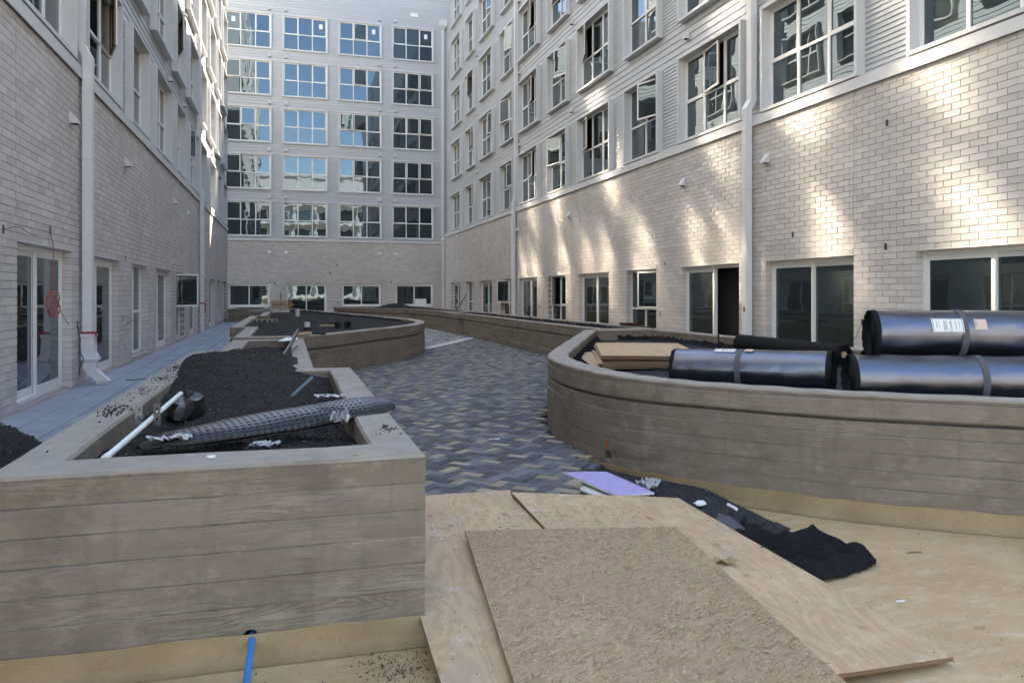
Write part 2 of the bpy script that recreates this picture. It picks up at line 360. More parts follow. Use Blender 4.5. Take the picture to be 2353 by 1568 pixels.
def unit_box():
    return MB().box(-1, -1, -1, 1, 1, 1)
def unit_lap():       # lap board: local x along the board, local y outwards (thin), thicker at the lower edge
    return MB().add([(-1,-1,-1),(1,-1,-1),(1,1,-1),(-1,1,-1),(-1,-1,1),(1,-1,1),(1,-.35,1),(-1,-.35,1)], [(0,3,2,1),(4,5,6,7),(0,1,5,4),(1,2,6,5),(2,3,7,6),(3,0,4,7)])
def unit_paver():     # top edge chamfered
    c, ct = .96, .92
    return MB().add([(-1,-1,-1),(1,-1,-1),(1,1,-1),(-1,1,-1),(-1,-1,.86),(1,-1,.86),(1,1,.86),(-1,1,.86),(-c,-ct,1),(c,-ct,1),(c,ct,1),(-c,ct,1)],
                    [(0,3,2,1),(8,9,10,11),(0,1,5,4),(1,2,6,5),(2,3,7,6),(3,0,4,7),(4,5,9,8),(5,6,10,9),(6,7,11,10),(7,4,8,11)])
CAMP = np.array([0, 0, EYE])
def pieces(name, T, unit, mat, parent, rest_name, thin=1, nmax=300):
    """T rows: x, y, z, rotz, sx, sy, sz. The nmax that show largest become objects of their own, the rest one part of kind stuff."""
    T = np.array(T, dtype=float)
    d = T[:, 0] * SY + T[:, 1] * CY; xc = (T[:, 0] * CY - T[:, 1] * SY)
    dd = np.maximum(d, .01); u = PPX + FOC * xc / dd; v = HOR - (T[:, 2] - EYE) * FOC / dd
    vis = (d > .3) & (u > -40) & (u < 2392) & (v > -40) & (v < 1608)
    c, s = np.cos(T[:, 3]), np.sin(T[:, 3])
    nrm = {1: np.stack([-s, c, 0 * c], 1), 2: np.stack([0 * c, 0 * c, 1 + 0 * c], 1)}[thin]
    w = T[:, :3] - CAMP; dist = np.linalg.norm(w, axis=1); cosv = np.abs((nrm * w).sum(1)) / np.maximum(dist, .01)
    area = T[:, 4] * (T[:, 6] if thin == 1 else T[:, 5])
    score = np.where(vis, area * cosv / dd ** 2, 0)
    order = np.argsort(-score); n1 = min(nmax, int((score > 0).sum()))
    um = unit.mesh(name); um.materials.append(MAT[mat])
    for i in order[:n1]:
        o = bpy.data.objects.new(name, um); r = T[i]
        o.location = r[:3]; o.rotation_euler = (0, 0, r[3]); o.scale = r[4:7]; put(o, parent)
    rest = order[n1:]
    if len(rest):
        uvx = np.array(unit.v); nv = len(uvx); P = uvx[None] * T[rest][:, None, 4:7]
        cc, ss = c[rest][:, None], s[rest][:, None]
        X = P[..., 0] * cc - P[..., 1] * ss + T[rest][:, 0:1]; Y = P[..., 0] * ss + P[..., 1] * cc + T[rest][:, 1:2]; Z = P[..., 2] + T[rest][:, 2:3]
        V = np.stack([X, Y, Z], -1).reshape(-1, 3)
        F = (np.array(unit.f)[None] + (np.arange(len(rest)) * nv)[:, None, None]).reshape(-1, len(unit.f[0]))
        me = bpy.data.meshes.new(rest_name); me.from_pydata(V.tolist(), [], F.tolist()); me.materials.append(MAT[mat])
        tag(put(bpy.data.objects.new(rest_name, me), parent), kind="stuff")

def vnoise(x, y, seed=0):
    x, y = np.asarray(x, float), np.asarray(y, float); xi, yi = np.floor(x).astype(np.int64), np.floor(y).astype(np.int64)
    fx, fy = x - xi, y - yi; fx, fy = fx*fx*(3-2*fx), fy*fy*(3-2*fy)
    def h(a, b):
        n = (a * 374761393 + b * 668265263 + seed * 974711) & 0xffffffff
        n = ((n ^ (n >> 13)) * 1274126177) & 0xffffffff
        return ((n ^ (n >> 16)) & 0xffff) / 65535.0
    return (h(xi,yi)*(1-fx)+h(xi+1,yi)*fx)*(1-fy) + (h(xi,yi+1)*(1-fx)+h(xi+1,yi+1)*fx)*fy
def fbm(x, y, seed=0, oct=4):
    a, s, t = .5, 0, 0
    for o in range(oct): s = s + a * vnoise(np.asarray(x) * 2**o, np.asarray(y) * 2**o, seed + o); t += a; a *= .5
    return s / t - .5
def inside(px, py, poly):
    px, py = np.asarray(px, float), np.asarray(py, float); r = np.zeros(px.shape, bool); n = len(poly)
    for i in range(n):
        (x1, y1), (x2, y2) = poly[i], poly[(i+1) % n]
        if y1 == y2: continue
        k = ((y1 > py) != (y2 > py)) & (px < (x2-x1)*(py-y1)/(y2-y1)+x1); r ^= k
    return r
def field(name, poly, res, hf, mat, parent=None, smooth=False):
    """height field over a polygon"""
    xs = np.arange(min(p[0] for p in poly)-res, max(p[0] for p in poly)+res, res); ys = np.arange(min(p[1] for p in poly)-res, max(p[1] for p in poly)+res, res)
    X, Y = np.meshgrid(xs, ys); Z = hf(X, Y); nx = len(xs)
    ok = inside(X[:-1,:-1]+res/2, Y[:-1,:-1]+res/2, poly); j, i = np.nonzero(ok)
    a = j*nx+i; F = np.stack([a, a+1, a+nx+1, a+nx], 1); used = np.unique(F); mp = np.zeros(X.size, int); mp[used] = np.arange(len(used))
    V = np.stack([X.ravel(), Y.ravel(), Z.ravel()], 1)[used]
    me = bpy.data.meshes.new(name); me.from_pydata(V.tolist(), [], mp[F].tolist()); me.materials.append(MAT[mat])
    if smooth: me.polygons.foreach_set("use_smooth", [True]*len(me.polygons))
    return put(bpy.data.objects.new(name, me), parent)
def scatter(name, P, size, mat, parent, flat=.7, seed=1):
    """many little lumps in one mesh"""
    rg = np.random.default_rng(seed); P = np.asarray(P); n = len(P)
    base = np.array([(1,0,0),(0,1,0),(-1,0,0),(0,-1,0),(0,0,1),(0,0,-1)], float); ff = np.array([(0,1,4),(1,2,4),(2,3,4),(3,0,4),(1,0,5),(2,1,5),(3,2,5),(0,3,5)])
    sz = (size[0] + (size[1]-size[0]) * rg.random((n,1,1))**2.5); V = base[None] * sz * (.65 + .7*rg.random((n,6,1))); V[..., 2] *= flat
    an = rg.random((n,1))*6.28; c, s = np.cos(an), np.sin(an); X = V[...,0]*c - V[...,1]*s; Y = V[...,0]*s + V[...,1]*c
    W = np.stack([X, Y, V[...,2]], -1) + P[:, None]; F = (ff[None] + (np.arange(n)*6)[:,None,None]).reshape(-1,3)
    me = bpy.data.meshes.new(name); me.from_pydata(W.reshape(-1,3).tolist(), [], F.tolist()); me.materials.append(MAT[mat])
    return tag(put(bpy.data.objects.new(name, me), parent), kind="stuff")
def chips(name, P, ln, wd, mat, parent, dz=.003, seed=2):
    """thin flakes of wood lying about"""
    rg = np.random.default_rng(seed); m = MB()
    for x, y, z in P:
        a = rg.random()*PI; L = ln[0] + (ln[1]-ln[0])*rg.random()**2; w = wd[0] + (wd[1]-wd[0])*rg.random(); ti = rg.normal()*.06
        m.obox((x, y, z + dz*.5 + abs(ti)*L*.5), (math.cos(a)*L/2, math.sin(a)*L/2, ti*L/2), (-math.sin(a)*w/2, math.cos(a)*w/2, rg.normal()*.0006), (0, 0, dz*.25))
    return tag(m.build(name, mat, parent), kind="stuff")

# ------------------------------------------------------------------ large structure: ground and the three wings round the courtyard
ground = MB().add([(-150, -150, 0), (150, -150, 0), (150, 150, 0), (-150, 150, 0)], [(0, 1, 2, 3)]).build("ground", "membrane")
tag(ground, "tan coated concrete slab of the courtyard", "ground", kind="structure")

X_R, X_L, Y_B = 9.45, -3.30, 52.2
BR0, BR_TOP, COP_TOP = 0.0, 5.30, 5.41
SILL0, STOREY, WIN_H = 5.44, 3.06, 2.18
class Facade:
    """a along the wall, n outwards from the brick face, z up"""
    def __init__(s, k):
        s.k = k; s.rot = {'R': PI/2, 'L': -PI/2, 'B': PI}[k]
    def pt(s, a, n, z):
        return {'R': (X_R - n, a, z), 'L': (X_L + n, a, z), 'B': (a, Y_B - n, z)}[s.k]
    def box(s, m, a0, a1, n0, n1, z0, z1):
        p, q = s.pt(a0, n0, z0), s.pt(a1, n1, z1)
        return m.box(*[min(x, y) for x, y in zip(p, q)], *[max(x, y) for x, y in zip(p, q)])
    def ring(s, m, a0, a1, z0, z1, w, n0, n1, wb=None, wt=None):
        wb = w if wb is None else wb; wt = w if wt is None else wt
        s.box(m, a0, a1, n0, n1, z0, z0+wb); s.box(m, a0, a1, n0, n1, z1-wt, z1)
        s.box(m, a0, a0+w, n0, n1, z0+wb, z1-wt); s.box(m, a1-w, a1, n0, n1, z0+wb, z1-wt); return m
    def piece(s, a, n, z, la, ln, lz): return (*s.pt(a, n, z), s.rot, la/2, ln/2, lz/2)

def wall_grid(F, m, a0, a1, z0, z1, holes, n0, n1):
    ae = sorted({a0, a1, *[h for H in holes for h in H[:2] if a0 < h < a1]})
    for p, q in zip(ae, ae[1:]):
        mid = (p+q)/2; hs = sorted([(h[2], h[3]) for h in holes if h[0] < mid < h[1]]); z = z0
        for h0, h1 in hs:
            if h0 > z + 1e-4: F.box(m, p, q, n0, n1, z, min(h0, z1))
            z = max(z, h1)
        if z < z1 - 1e-4: F.box(m, p, q, n0, n1, z, z1)
    return m

BL, BH, JT = .3048, .1024, .0095
def brickwork(F, a0, a1, z0, z1, holes, joints, parent):
    T = []; rows = int(round((z1-z0)/BH))
    for r in range(rows):
        zc = z0 + (r+.5)*BH
        cuts = sorted([(h[0], h[1]) for h in holes if h[2] < zc < h[3]]); runs = []; p = a0
        for c0, c1 in cuts:
            if c0 > p: runs.append((p, c0, p > a0, True))
            p = max(p, c1)
        if p < a1: runs.append((p, a1, bool(cuts) and p > a0, False))
        rr = []
        for (p, q, lo, hi) in runs:
            js = [j for j in joints if p + .05 < j < q - .05]; e = [p, *js, q]
            for i in range(len(e)-1): rr.append((e[i], e[i+1], lo and i == 0, hi and i == len(e)-2))
        for p, q, lo, hi in rr:
            k = math.floor(p/BL - .5*(r % 2)); x = (k + .5*(r % 2))*BL
            while x < q:
                b0, b1 = max(x, p), min(x+BL, q)
                if b1 - b0 > .045:
                    deep = (lo and b0 <= p + 1e-4) or (hi and b1 >= q - 1e-4); dp = .20 if deep else .095
                    e0 = b0 + (0 if lo and b0 <= p+1e-4 else JT/2); e1 = b1 - (0 if hi and b1 >= q-1e-4 else JT/2)
                    T.append(F.piece((e0+e1)/2, -dp/2 + random.uniform(-.0016, .0016), zc + random.uniform(-.0008, .0008), e1-e0, dp, BH-JT))
                x += BL
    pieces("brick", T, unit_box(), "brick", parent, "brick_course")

def planks(F, T, a0, a1, z0, z1, exposure, n, run=None, thick=.026):
    k = max(1, round((z1-z0)/exposure)); h = (z1-z0)/k
    for i in range(k):
        if run is None: T.append(F.piece((a0+a1)/2, n, z0+(i+.5)*h, a1-a0-.004, thick, h-.002)); continue
        p = a0 - random.uniform(0, run*.8)
        while p < a1:
            q = min(p + run, a1); s = max(p, a0)
            if q - s > .05: T.append(F.piece((s+q)/2, n, z0+(i+.5)*h, q-s-.004, thick, h-.002))
            p += run

def pane(F, parent, a0, a1, z0, z1, n, mat="glass"):
    m = MB(); F.box(m, a0, a1, n-.004, n+.004, z0, z1); return m.build("pane", mat, parent)

def open_sash(F, parent, hinge, dirn, w, z0, z1, n, ang, brown=True):
    ca, sa = math.cos(ang)*dirn, math.sin(ang)
    def P(t, o, z):     # t along the sash from the hinge, o outwards from its face
        return Vector(F.pt(hinge + ca*t - sa*dirn*o*dirn*dirn, n + sa*t + abs(ca)*o, z))
    def bar(m, t0, t1, o0, o1, za, zb):
        c = (P(t0, o0, za) + P(t1, o1, zb))/2; A = (P(t1, o0, za)-P(t0, o0, za))/2; B = (P(t0, o1, za)-P(t0, o0, za))/2
        return m.obox(c, A, B, (0, 0, (zb-za)/2))
    def rg(m, o0, o1, b):
        bar(m, 0, w, o0, o1, z0, z0+b); bar(m, 0, w, o0, o1, z1-b, z1); bar(m, 0, b, o0, o1, z0+b, z1-b); bar(m, w-b, w, o0, o1, z0+b, z1-b); return m
    s = rg(MB(), 0, .024, .045).build("open_sash", "white_frame", parent)
    rg(MB(), -.03, -.001, .047).build("wood_liner", "brown_frame", parent)
    bar(MB(), .045, w-.045, .004, .012, z0+.045, z1-.045).build("pane", "glass", parent)
    return s

def window(F, parent, a0, a1, z0, z1, n, cols, opened=(), surround=None, detail=True, split=.47, shiny=()):
    fr = MB(); fw, mw = .05, .052
    F.ring(fr, a0, a1, z0, z1, fw, n-.05, n+.02)
    zt = z0 + (z1-z0)*split; cw = (a1-a0-2*fw-(cols-1)*mw)/cols
    F.box(fr, a0+fw, a1-fw, n-.05, n+.018, zt-mw/2, zt+mw/2)
    for c in range(1, cols):
        x = a0+fw+c*cw+(c-1)*mw
        F.box(fr, x, x+mw, n-.05, n+.016, z0+fw, zt-mw/2); F.box(fr, x, x+mw, n-.05, n+.016, zt+mw/2, z1-fw)
    win = fr.build("window", "white_frame", parent)
    if surround:
        d, b, pr = surround; m = MB()
        F.ring(m, a0-b, a1+b, z0-b, z1+b, b, n-.1, pr); m.build("surround", "trim", win)
    op = {o[0]: o for o in opened}
    for c in range(cols):
        x0 = a0+fw+c*(cw+mw); x1 = x0+cw; gl = "sun_mirror" if c in shiny else "glass"
        pane(F, win, x0, x1, z0+fw, zt-mw/2, n-.02, gl)
        if c in op:
            _, side, ang = op[c]
            open_sash(F, win, x0 if side < 0 else x1, 1 if side < 0 else -1, cw, zt+mw/2, z1-fw, n+.022, ang)
        else:
            pane(F, win, x0, x1, zt+mw/2, z1-fw, n-.018, gl)
            if detail and c % 2 == 0:
                F.ring(MB(), x0, x1, zt+mw/2, z1-fw, .03, n-.012, n+.012).build("sash", "white_frame", win)
    return win

def sliding_door(F, parent, a0, a1, z0, z1, n, opened=None, two=True, cill=True):
    m = MB(); F.ring(m, a0, a1, z0, z1, .06, n-.07, n+.035, .05, .075)
    d = m.build("sliding_door", "white_frame", parent); mid = (a0+a1)/2
    halves = [(a0+.06, mid+.03, n-.028), (mid-.03, a1-.06, n+.012)]
    if opened == 0: halves[0] = (mid-.06, a1-.09, n-.028)
    if opened == 1: halves[1] = (a0+.09, mid+.06, n+.012)
    for p, q, nn in halves:
        F.ring(MB(), p, q, z0+.05, z1-.075, .065, nn-.016, nn+.016, .12, .075).build("door_panel", "white_frame", d)
        pane(F, d, p+.065, q-.065, z0+.17, z1-.15, nn)
    return d

def vent(F, parent, a, z, n0, name="vent_hood", w=.15, h=.19, p=.13, mat="hood"):
    m = MB(); pts = []
    for aa in (a-w/2, a+w/2): pts += [F.pt(aa, n0, z-h/2), F.pt(aa, n0+p, z-h/2), F.pt(aa, n0+p, z-h/2+.035), F.pt(aa, n0, z+h/2)]
    m.add(pts, [(0,1,2,3), (7,6,5,4), (0,4,5,1), (1,5,6,2), (2,6,7,3), (3,7,4,0)]); o = m.build(name, mat, parent)
    F.box(MB(), a-w/2+.012, a+w/2-.012, n0+.02, n0+p-.015, z-h/2-.004, z-h/2+.01).build("opening_shade", "interior_shade", o); return o  # near-black plate paints the shade inside the hood mouth

def wall_box(F, parent, a, z, w=.055, h=.11):
    o = F.ring(MB(), a-w/2, a+w/2, z-h/2, z+h/2, .007, -.01, .005).build("junction_box", "steel", parent)
    F.box(MB(), a-w/2+.007, a+w/2-.007, -.02, .0028, z-h/2+.007, z+h/2-.007).build("recess_shade", "ink", o); return o  # black plate stands in for the shade inside the box

OPEN = [(7.17, 9.67, 'D'), (11.03, 13.57, 'D'), (14.54, 17.09, 'D'), (18.44, 20.31, 'W'), (21.59, 24.10, 'D'), (25.37, 27.24, 'W'), (28.62, 31.04, 'D'),
        (32.10, 33.97, 'W'), (35.58, 38.04, 'D'), (39.43, 41.21, 'W'), (42.68, 45.07, 'D')]
HEAD = BR0 + 23*BH
R_OPEN = {(0,7): [(0, -1, .16)], (0,5): [(1, -1, .2)], (0,6): [(1, 1, .12)], (0,3): [(0, -1, .30)], (0,4): [(2, 1, .22)], (0,9): [(0, 1, .25)],
          (1,7): [(1, -1, .2)], (1,5): [(0, -1, .3)], (1,6): [(1, 1, .15)], (1,8): [(0, -1, .2)], (1,9): [(0, 1, .3)], (1,4): [(2, 1, .3)],
          (2,7): [(0, -1, .25)], (2,5): [(1, 1, .25)], (2,6): [(1, 1, .2)], (2,9): [(1, 1, .3)], (3,8): [(0, -1, .3)], (0,2): [(1, 1, .15)]}
L_OPEN = {(0,2): [(2, 1, .3)], (0,6): [(0, -1, .35)], (1,5): [(1, 1, .25)]}

# panes of the top storeys with the added mirror surface, which throw the sun back across the courtyard
SHINY = {(4,4): (1,), (4,5): (0,), (4,6): (0, 2), (4,7): (1,), (4,8): (0, 2), (4,9): (0,), (4,10): (0, 2), (5,4): (2,), (5,5): (1,), (5,6): (1,), (5,8): (0,), (5,9): (1,), (5,10): (1,), (3,8): (1,), (3,10): (1,), (6,6): (1,), (6,8): (2,), (6,5): (0,)}
def wing(k, y_end, height, label, storeys, opens):
    F = Facade(k); far = 24.0
    b = thing("apartment_building", F.pt(20, -3, 0), label, "building", "apartment wings round the courtyard")
    y0 = 1.0
    gh = []; 
    for i, (p, q, t) in enumerate(OPEN): gh.append((p, q, BR0 + (2 if t == 'D' else 3)*BH, HEAD))
    m = MB(); wall_grid(F, m, 0.5, y_end, 0, BR_TOP, [(h[0]-.013, h[1]+.013, h[2], h[3]+.013) for h in gh], -.30, -.0085); m.build("brick_backing", "mortar", b)
    brickwork(F, y0, y_end, BR0, BR_TOP - .04, gh, [11.03 if k == 'R' else 11.0, 31.3], b)
    m = MB(); F.box(m, 0.5, y_end, -.30, .045, BR_TOP-.035, COP_TOP); F.box(m, 0.5, y_end, .030, .050, BR_TOP-.085, BR_TOP-.0345)
    m.build("coping", "coping", b)
    uh = []
    for s in range(storeys):
        for (p, q, t) in OPEN: uh.append((p-.13, q+.13, SILL0+s*STOREY, SILL0+s*STOREY+WIN_H))
    m = MB(); wall_grid(F, m, 0.5, y_end, COP_TOP, height, [(h[0]+.01, h[1]-.01, h[2]+.01, h[3]-.01) for h in uh], -.36, -.138); m.build("siding_backing", "siding", b)
    # bulk of the wing behind its face, near-black to stand for unlit rooms
    m = MB(); F.box(m, 0.5, y_end-.001, -13.0, -.62, 0.0, height); m.build("rooms", "interior_shade", b)
    m = MB(); F.box(m, 0.5, y_end+.02, -13.0, -.31, height-.001, height+.25); m.build("roof", "coping", b)
    m = MB(); F.box(m, y_end-.2, y_end, -13.0, -.36, 0, height-.002); m.build("end_wall", "siding", b)
    T = []
    for s in range(5):
        z0, z1 = SILL0+s*STOREY, SILL0+s*STOREY+WIN_H; zb = COP_TOP if s == 0 else z0-STOREY+WIN_H
        if z0 - zb > .1: planks(F, T, y0, y_end, zb, z0, .185, -.130, 3.66)
        e = [y0] + [x for (p, q, t) in OPEN for x in (p-.13, q+.13)] + [y_end]
        for i in range(0, len(e), 2): planks(F, T, e[i], e[i+1], z0, z1, .091, -.130)
    planks(F, T, y0, y_end, SILL0+4*STOREY+WIN_H, SILL0+5*STOREY, .185, -.130, 3.66)
    pieces("siding_board", T, unit_lap(), "siding", b, "siding_course")
    for i, (p, q, t) in enumerate(OPEN):
        z0 = BR0 + (2 if t == 'D' else 3)*BH
        F.box(MB(), p-.02, q+.02, -.16, .004, HEAD-.001, HEAD+.011).build("lintel", "coping", b)
        if t == 'D': sliding_door(F, b, p+.004, q-.004, z0, HEAD-.003, -.17, opened=(0 if (k == 'R' and i == 2) else None))
        else:
            op = [(1, 1, .35)] if (k, i) == ('R', 5) else [(0, -1, .30)] if (k, i) == ('R', 3) else [(0, -1, .95)] if (k, i) == ('L', 5) else [(1, -1, .4)] if (k, i) == ('R', 7) else []
            window(F, b, p+.004, q-.004, z0, HEAD-.003, -.16, 2, op)
            F.box(MB(), p+.002, q-.002, -.13, .02, z0-.03, z0-.001).build("sill", "coping", b)
        for s in range(storeys):
            z = SILL0+s*STOREY; near = s < 5
            window(F, b, p-.065, q+.065, z+.065, z+WIN_H-.065, -.17, 3 if t == 'D' else 2, opens.get((s, i), ()) if near else (), (.2, .065, .055 if t == 'D' else .05) if near else None, detail=near, shiny=SHINY.get((s, i), ()) if k == 'L' else ())
    ys = [13.52, 16.96, 24.95, 31.05, 38.96] if k == 'R' else [13.48, 17.7, 24.7, 27.92, 37.56]
    if k == 'R': ys[3] = 31.15
    for y in ys:
        vent(F, b, y, 4.46, 0)
        for s in range(4): vent(F, b, y if abs(y-31.15) > .3 else 31.25, 8.14+s*3.08 - .02, -.122)
    for (y, z) in ([(10.29, 2.46), (12.7, 2.84), (10.82, 1.2), (10.26, 4.49), (17.94, 2.46), (18.22, 1.15), (27.85, 2.46), (28.34, 1.15)] if k == 'R' else [(10.54, 2.46), (12.42, 2.6), (17.73, 2.43), (17.4, 1.16), (13.89, 1.17), (24.6, 1.16), (34.9, 2.46)]):
        wall_box(F, b, y, z)
    return b
rw = wing('R', 46.9, 27.0, "long grey wing with boxed windows over pale brick, dappled with light, behind the foil rolls", 5, R_OPEN)  # unseen upper height set to keep sun off most of the left wall
wing('L', 45.9, 27.0, "long grey wing over pale brick along the narrow blue paved walkway", 7, L_OPEN)  # unseen top storeys added to carry panes that reflect the sun

MB().box(11.3, 46.95, 0, 22, 52.1, 26).build("sun_blocker", "siding", rw)  # unseen block added to stop low sun coming through the gap

# the wing across the far end
BX0, BX1, BHT = -14.0, 22.0, 22.1
FB = Facade('B')
BWIN = [(-3.96, -1.04), (-.37, 2.54), (3.22, 6.13), (6.80, 9.71)]
BGR = [(-3.72, -1.15, .82), (-.14, 2.45, .20), (3.46, 6.06, .82), (7.05, 9.64, .82)]
BSILL, BH_W = 5.42, 2.34
bb = thing("apartment_building", (3, Y_B + 3, 0), "blue grey wing across the far end with four columns of six pane windows", "building", "apartment wings round the courtyard")
gh = [(p, q, BR0 + round(z/BH)*BH, HEAD) for p, q, z in BGR]
m = MB(); wall_grid(FB, m, BX0, BX1, 0, 5.143, [(h[0]-.013, h[1]+.013, h[2], h[3]+.013) for h in gh], -.30, -.0085); m.build("brick_backing", "mortar", bb)
brickwork(FB, -5.0, 12.0, BR0, 5.14, gh, [], bb)
FB.box(MB(), BX0, BX1, -.30, .045, 5.145, 5.30).build("coping", "coping", bb)
uh = [(p, q, BSILL+s*STOREY*1.005, BSILL+s*STOREY*1.005+BH_W) for s in range(5) for p, q in BWIN]
m = MB(); wall_grid(FB, m, BX0, BX1, 5.30, BHT, [(h[0]+.01, h[1]-.01, h[2]+.01, h[3]-.01) for h in uh], -.36, -.138); m.build("siding_backing", "siding", bb)
FB.box(MB(), BX0, BX1, -13, -.62, 0, BHT).build("rooms", "interior_shade", bb)  # solid bulk, its near-black colour stands for unlit rooms
FB.box(MB(), BX0, BX1, -13, -.08, BHT, BHT+.18).build("parapet_cap", "coping", bb)
T = []
for s in range(5):
    z0 = BSILL+s*STOREY*1.005; z1 = z0+BH_W; zb = 5.30 if s == 0 else z0-STOREY*1.005+BH_W
    planks(FB, T, -5.0, 12.0, zb, z0, .185, -.130, 3.66)
    e = [-5.0] + [x for p, q in BWIN for x in (p, q)] + [12.0]
    for i in range(0, len(e), 2): planks(FB, T, e[i], e[i+1], z0, z1, .091, -.130)
planks(FB, T, -5.0, 12.0, z1, BHT, .185, -.130, 3.66)
pieces("siding_board", T, unit_lap(), "siding", bb, "siding_course")
B_OPEN = {(3,2): [(1, 1, .12)], (3,0): [(0, -1, .10)], (2,0): [(1, 1, .12)], (2,2): [(0, -1, .2), (1, 1, .1)], (2,3): [(1, 1, .06), (2, 1, .12)], (3,3): [(1, 1, .06), (2, 1, .1)], (4,2): [(1, 1, .08)], (1,0): [(0, -1, .1)], (1,2): [(1, 1, .1)], (1,3): [(1, 1, .1), (2, 1, .12)]}
for s in range(5):
    for c, (p, q) in enumerate(BWIN):
        z = BSILL+s*STOREY*1.005
        w = window(FB, bb, p+.07, q-.07, z+.07, z+BH_W-.07, -.15, 3, B_OPEN.get((s, c), ()), (.2, .07, -.04))
        if s == 4 and c in (0, 1, 2, 3):
            st = (p+.55, q-.45, q-.55, q-.55)[c]
            FB.box(MB(), st-.11, st+.11, -.165, -.160, z+1.62, z+1.94).build("sticker", "paper_white", w)
for i, (p, q, z) in enumerate(BGR):
    sliding_door(FB, bb, p+.004, q-.004, BR0 + round(z/BH)*BH, HEAD-.003, -.13)
for x in (-1.18, -.14, 5.98, 7.05):
    vent(FB, bb, x, 4.42, 0, "wall_vent", .2, .2, .06)
    for s in range(5): vent(FB, bb, x, 8.07+s*STOREY*1.005, -.122, "wall_vent", .2, .2, .1, "siding")
m = FB.ring(MB(), 8.05, 8.65, 20.75, 21.1, .06, -.125, -.07).build("louvre", "coping", bb)
FB.box(MB(), 8.11, 8.59, -.12, -.10, 20.81, 21.04).build("louvre_plate", "paper_white", m)
for (x, z) in [(3.15, 3.6), (2.68, 3.05), (-.85, 2.36), (6.75, 2.5), (3.2, 1.1)]: wall_box(FB, bb, x, z, .08, .13)

# pale block beyond the open end of the courtyard, seen mirrored in the far windows
blk = thing("apartment_building", (3, -46, 0), "pale sunlit block mirrored in the far wing's lower windows", "building")
m = MB(); m.box(-24, -58, 0, 30, -46, 24.0); m.build("wall", "coping", blk)
for r in range(6):
    z = 1.4 + r*3.5
    MB().box(-24, -46, z-.55, 30, -44.8, z-.35).build("balcony", "coping", blk)
    for c in range(13):
        x = -22.5 + c*4.0
        MB().box(x, -45.999, z, x+2.6, -45.94, z+2.1).build("window", "glass", blk)
        MB().box(x-.35, -45.4, z-.35, x-.15, -44.95, z+2.95).build("post", "coping", blk)
MB().box(-24.3, -58, 24.0, 30.3, -45.6, 24.4).build("roof", "coping", blk)

# ------------------------------------------------------------------ downspouts
def downspout(F, a, label, bottom=None, z_top=26.0, lower_end=.2, w=.17, dn=.14):
    t = thing("downspout", F.pt(a, .1, 0), label, "downspout", "rain downspouts on the walls")
    b0, b1 = (.055, .055+dn); u0, u1 = (-.115+.02, -.115+.02+dn)
    if F.k != 'B': u0, u1 = -.06, -.06+dn
    zj = COP_TOP + .05
    F.box(MB(), a-w/2, a+w/2, u0, u1, zj+.32, z_top).build("upper_pipe", "downspout", t)
    F.box(MB(), a-w/2, a+w/2, b0, b1, lower_end, zj-.02).build("lower_pipe", "downspout", t)
    m = MB(); V = []
    for z, n0, n1, e in ((zj-.03, b0, b1, .004), (zj+.13, b0, b1, .004), (zj+.33, u0, u1, .004)):
        V += [F.pt(a-w/2-e, n0-e, z), F.pt(a+w/2+e, n0-e, z), F.pt(a+w/2+e, n1+e, z), F.pt(a-w/2-e, n1+e, z)]
    m.add(V, [(0,1,2,3), (8,9,10,11)] + [(j*4+i, j*4+(i+1) % 4, j*4+4+(i+1) % 4, j*4+4+i) for j in range(2) for i in range(4)]).build("offset_elbow", "downspout", t)
    for z in ([1.15, 3.9] if F.k != 'B' else [3.4]):
        m = MB(); F.box(m, a-w/2-.01, a+w/2+.01, b0-.004, b1+.008, z, z+.035); F.box(m, a+w/2, a+w/2+.05, .001, .012, z, z+.035); F.box(m, a-w/2-.05, a-w/2, .001, .012, z, z+.035); m.build("bracket", "downspout", t)
    for k in range(3):
        z = 8.2+k*4.3; m = MB(); F.box(m, a-w/2-.01, a+w/2+.01, u0-.004, u1+.008, z, z+.035); F.box(m, a+w/2, a+w/2+.05, u0-.06, u0+.02, z, z+.035); m.build("bracket", "downspout", t)
    return t
FR, FL = Facade('R'), Facade('L')
t = downspout(FR, 14.06, "square white downspout between the open sliding door and the closed one on the dappled brick")
FR.box(MB(), 14.02, 14.08, .197, .199, 1.30, 1.40).build("red_tag", "red", t)
FR.box(MB(), 14.13, 14.147, .10, .15, 1.78, 1.86).build("red_tag", "red", t)
downspout(FR, 31.5, "square white downspout far along the dappled brick wall")
downspout(FL, 31.5, "square white downspout with hanging red tape far along the paved walkway")
t = downspout(FL, 14.06, "square white downspout with red tape and kicked out foot beside the walkway", lower_end=.98)
# boot at its foot: box, throat and a kicked out shoe
def loft(F, secs, name, parent, mat="downspout"):
    V = []
    for a0, a1, n0, n1, z in secs: V += [F.pt(a0, n0, z), F.pt(a1, n0, z), F.pt(a1, n1, z), F.pt(a0, n1, z)]
    k = len(secs); return MB().add(V, [(3,2,1,0), tuple(range(4*k-4, 4*k))] + [(j*4+i, j*4+(i+1) % 4, j*4+4+(i+1) % 4, j*4+4+i) for j in range(k-1) for i in range(4)]).build(name, mat, parent)
loft(FL, [(13.945, 14.175, .03, .24, 1.02), (13.945, 14.175, .03, .24, .96)], "collar", t)
loft(FL, [(13.955, 14.165, .04, .225, .955), (13.955, 14.165, .04, .235, .72), (13.94, 14.18, .04, .29, .60), (13.97, 14.15, .07, .26, .555), (13.97, 14.15, .07, .26, .43)], "receiver_box", t)
loft(FL, [(13.975, 14.145, .075, .255, .432), (13.975, 14.145, .20, .40, .29), (13.975, 14.145, .255, .45, .24), (13.99, 14.13, .26, .42, .185)], "shoe", t)
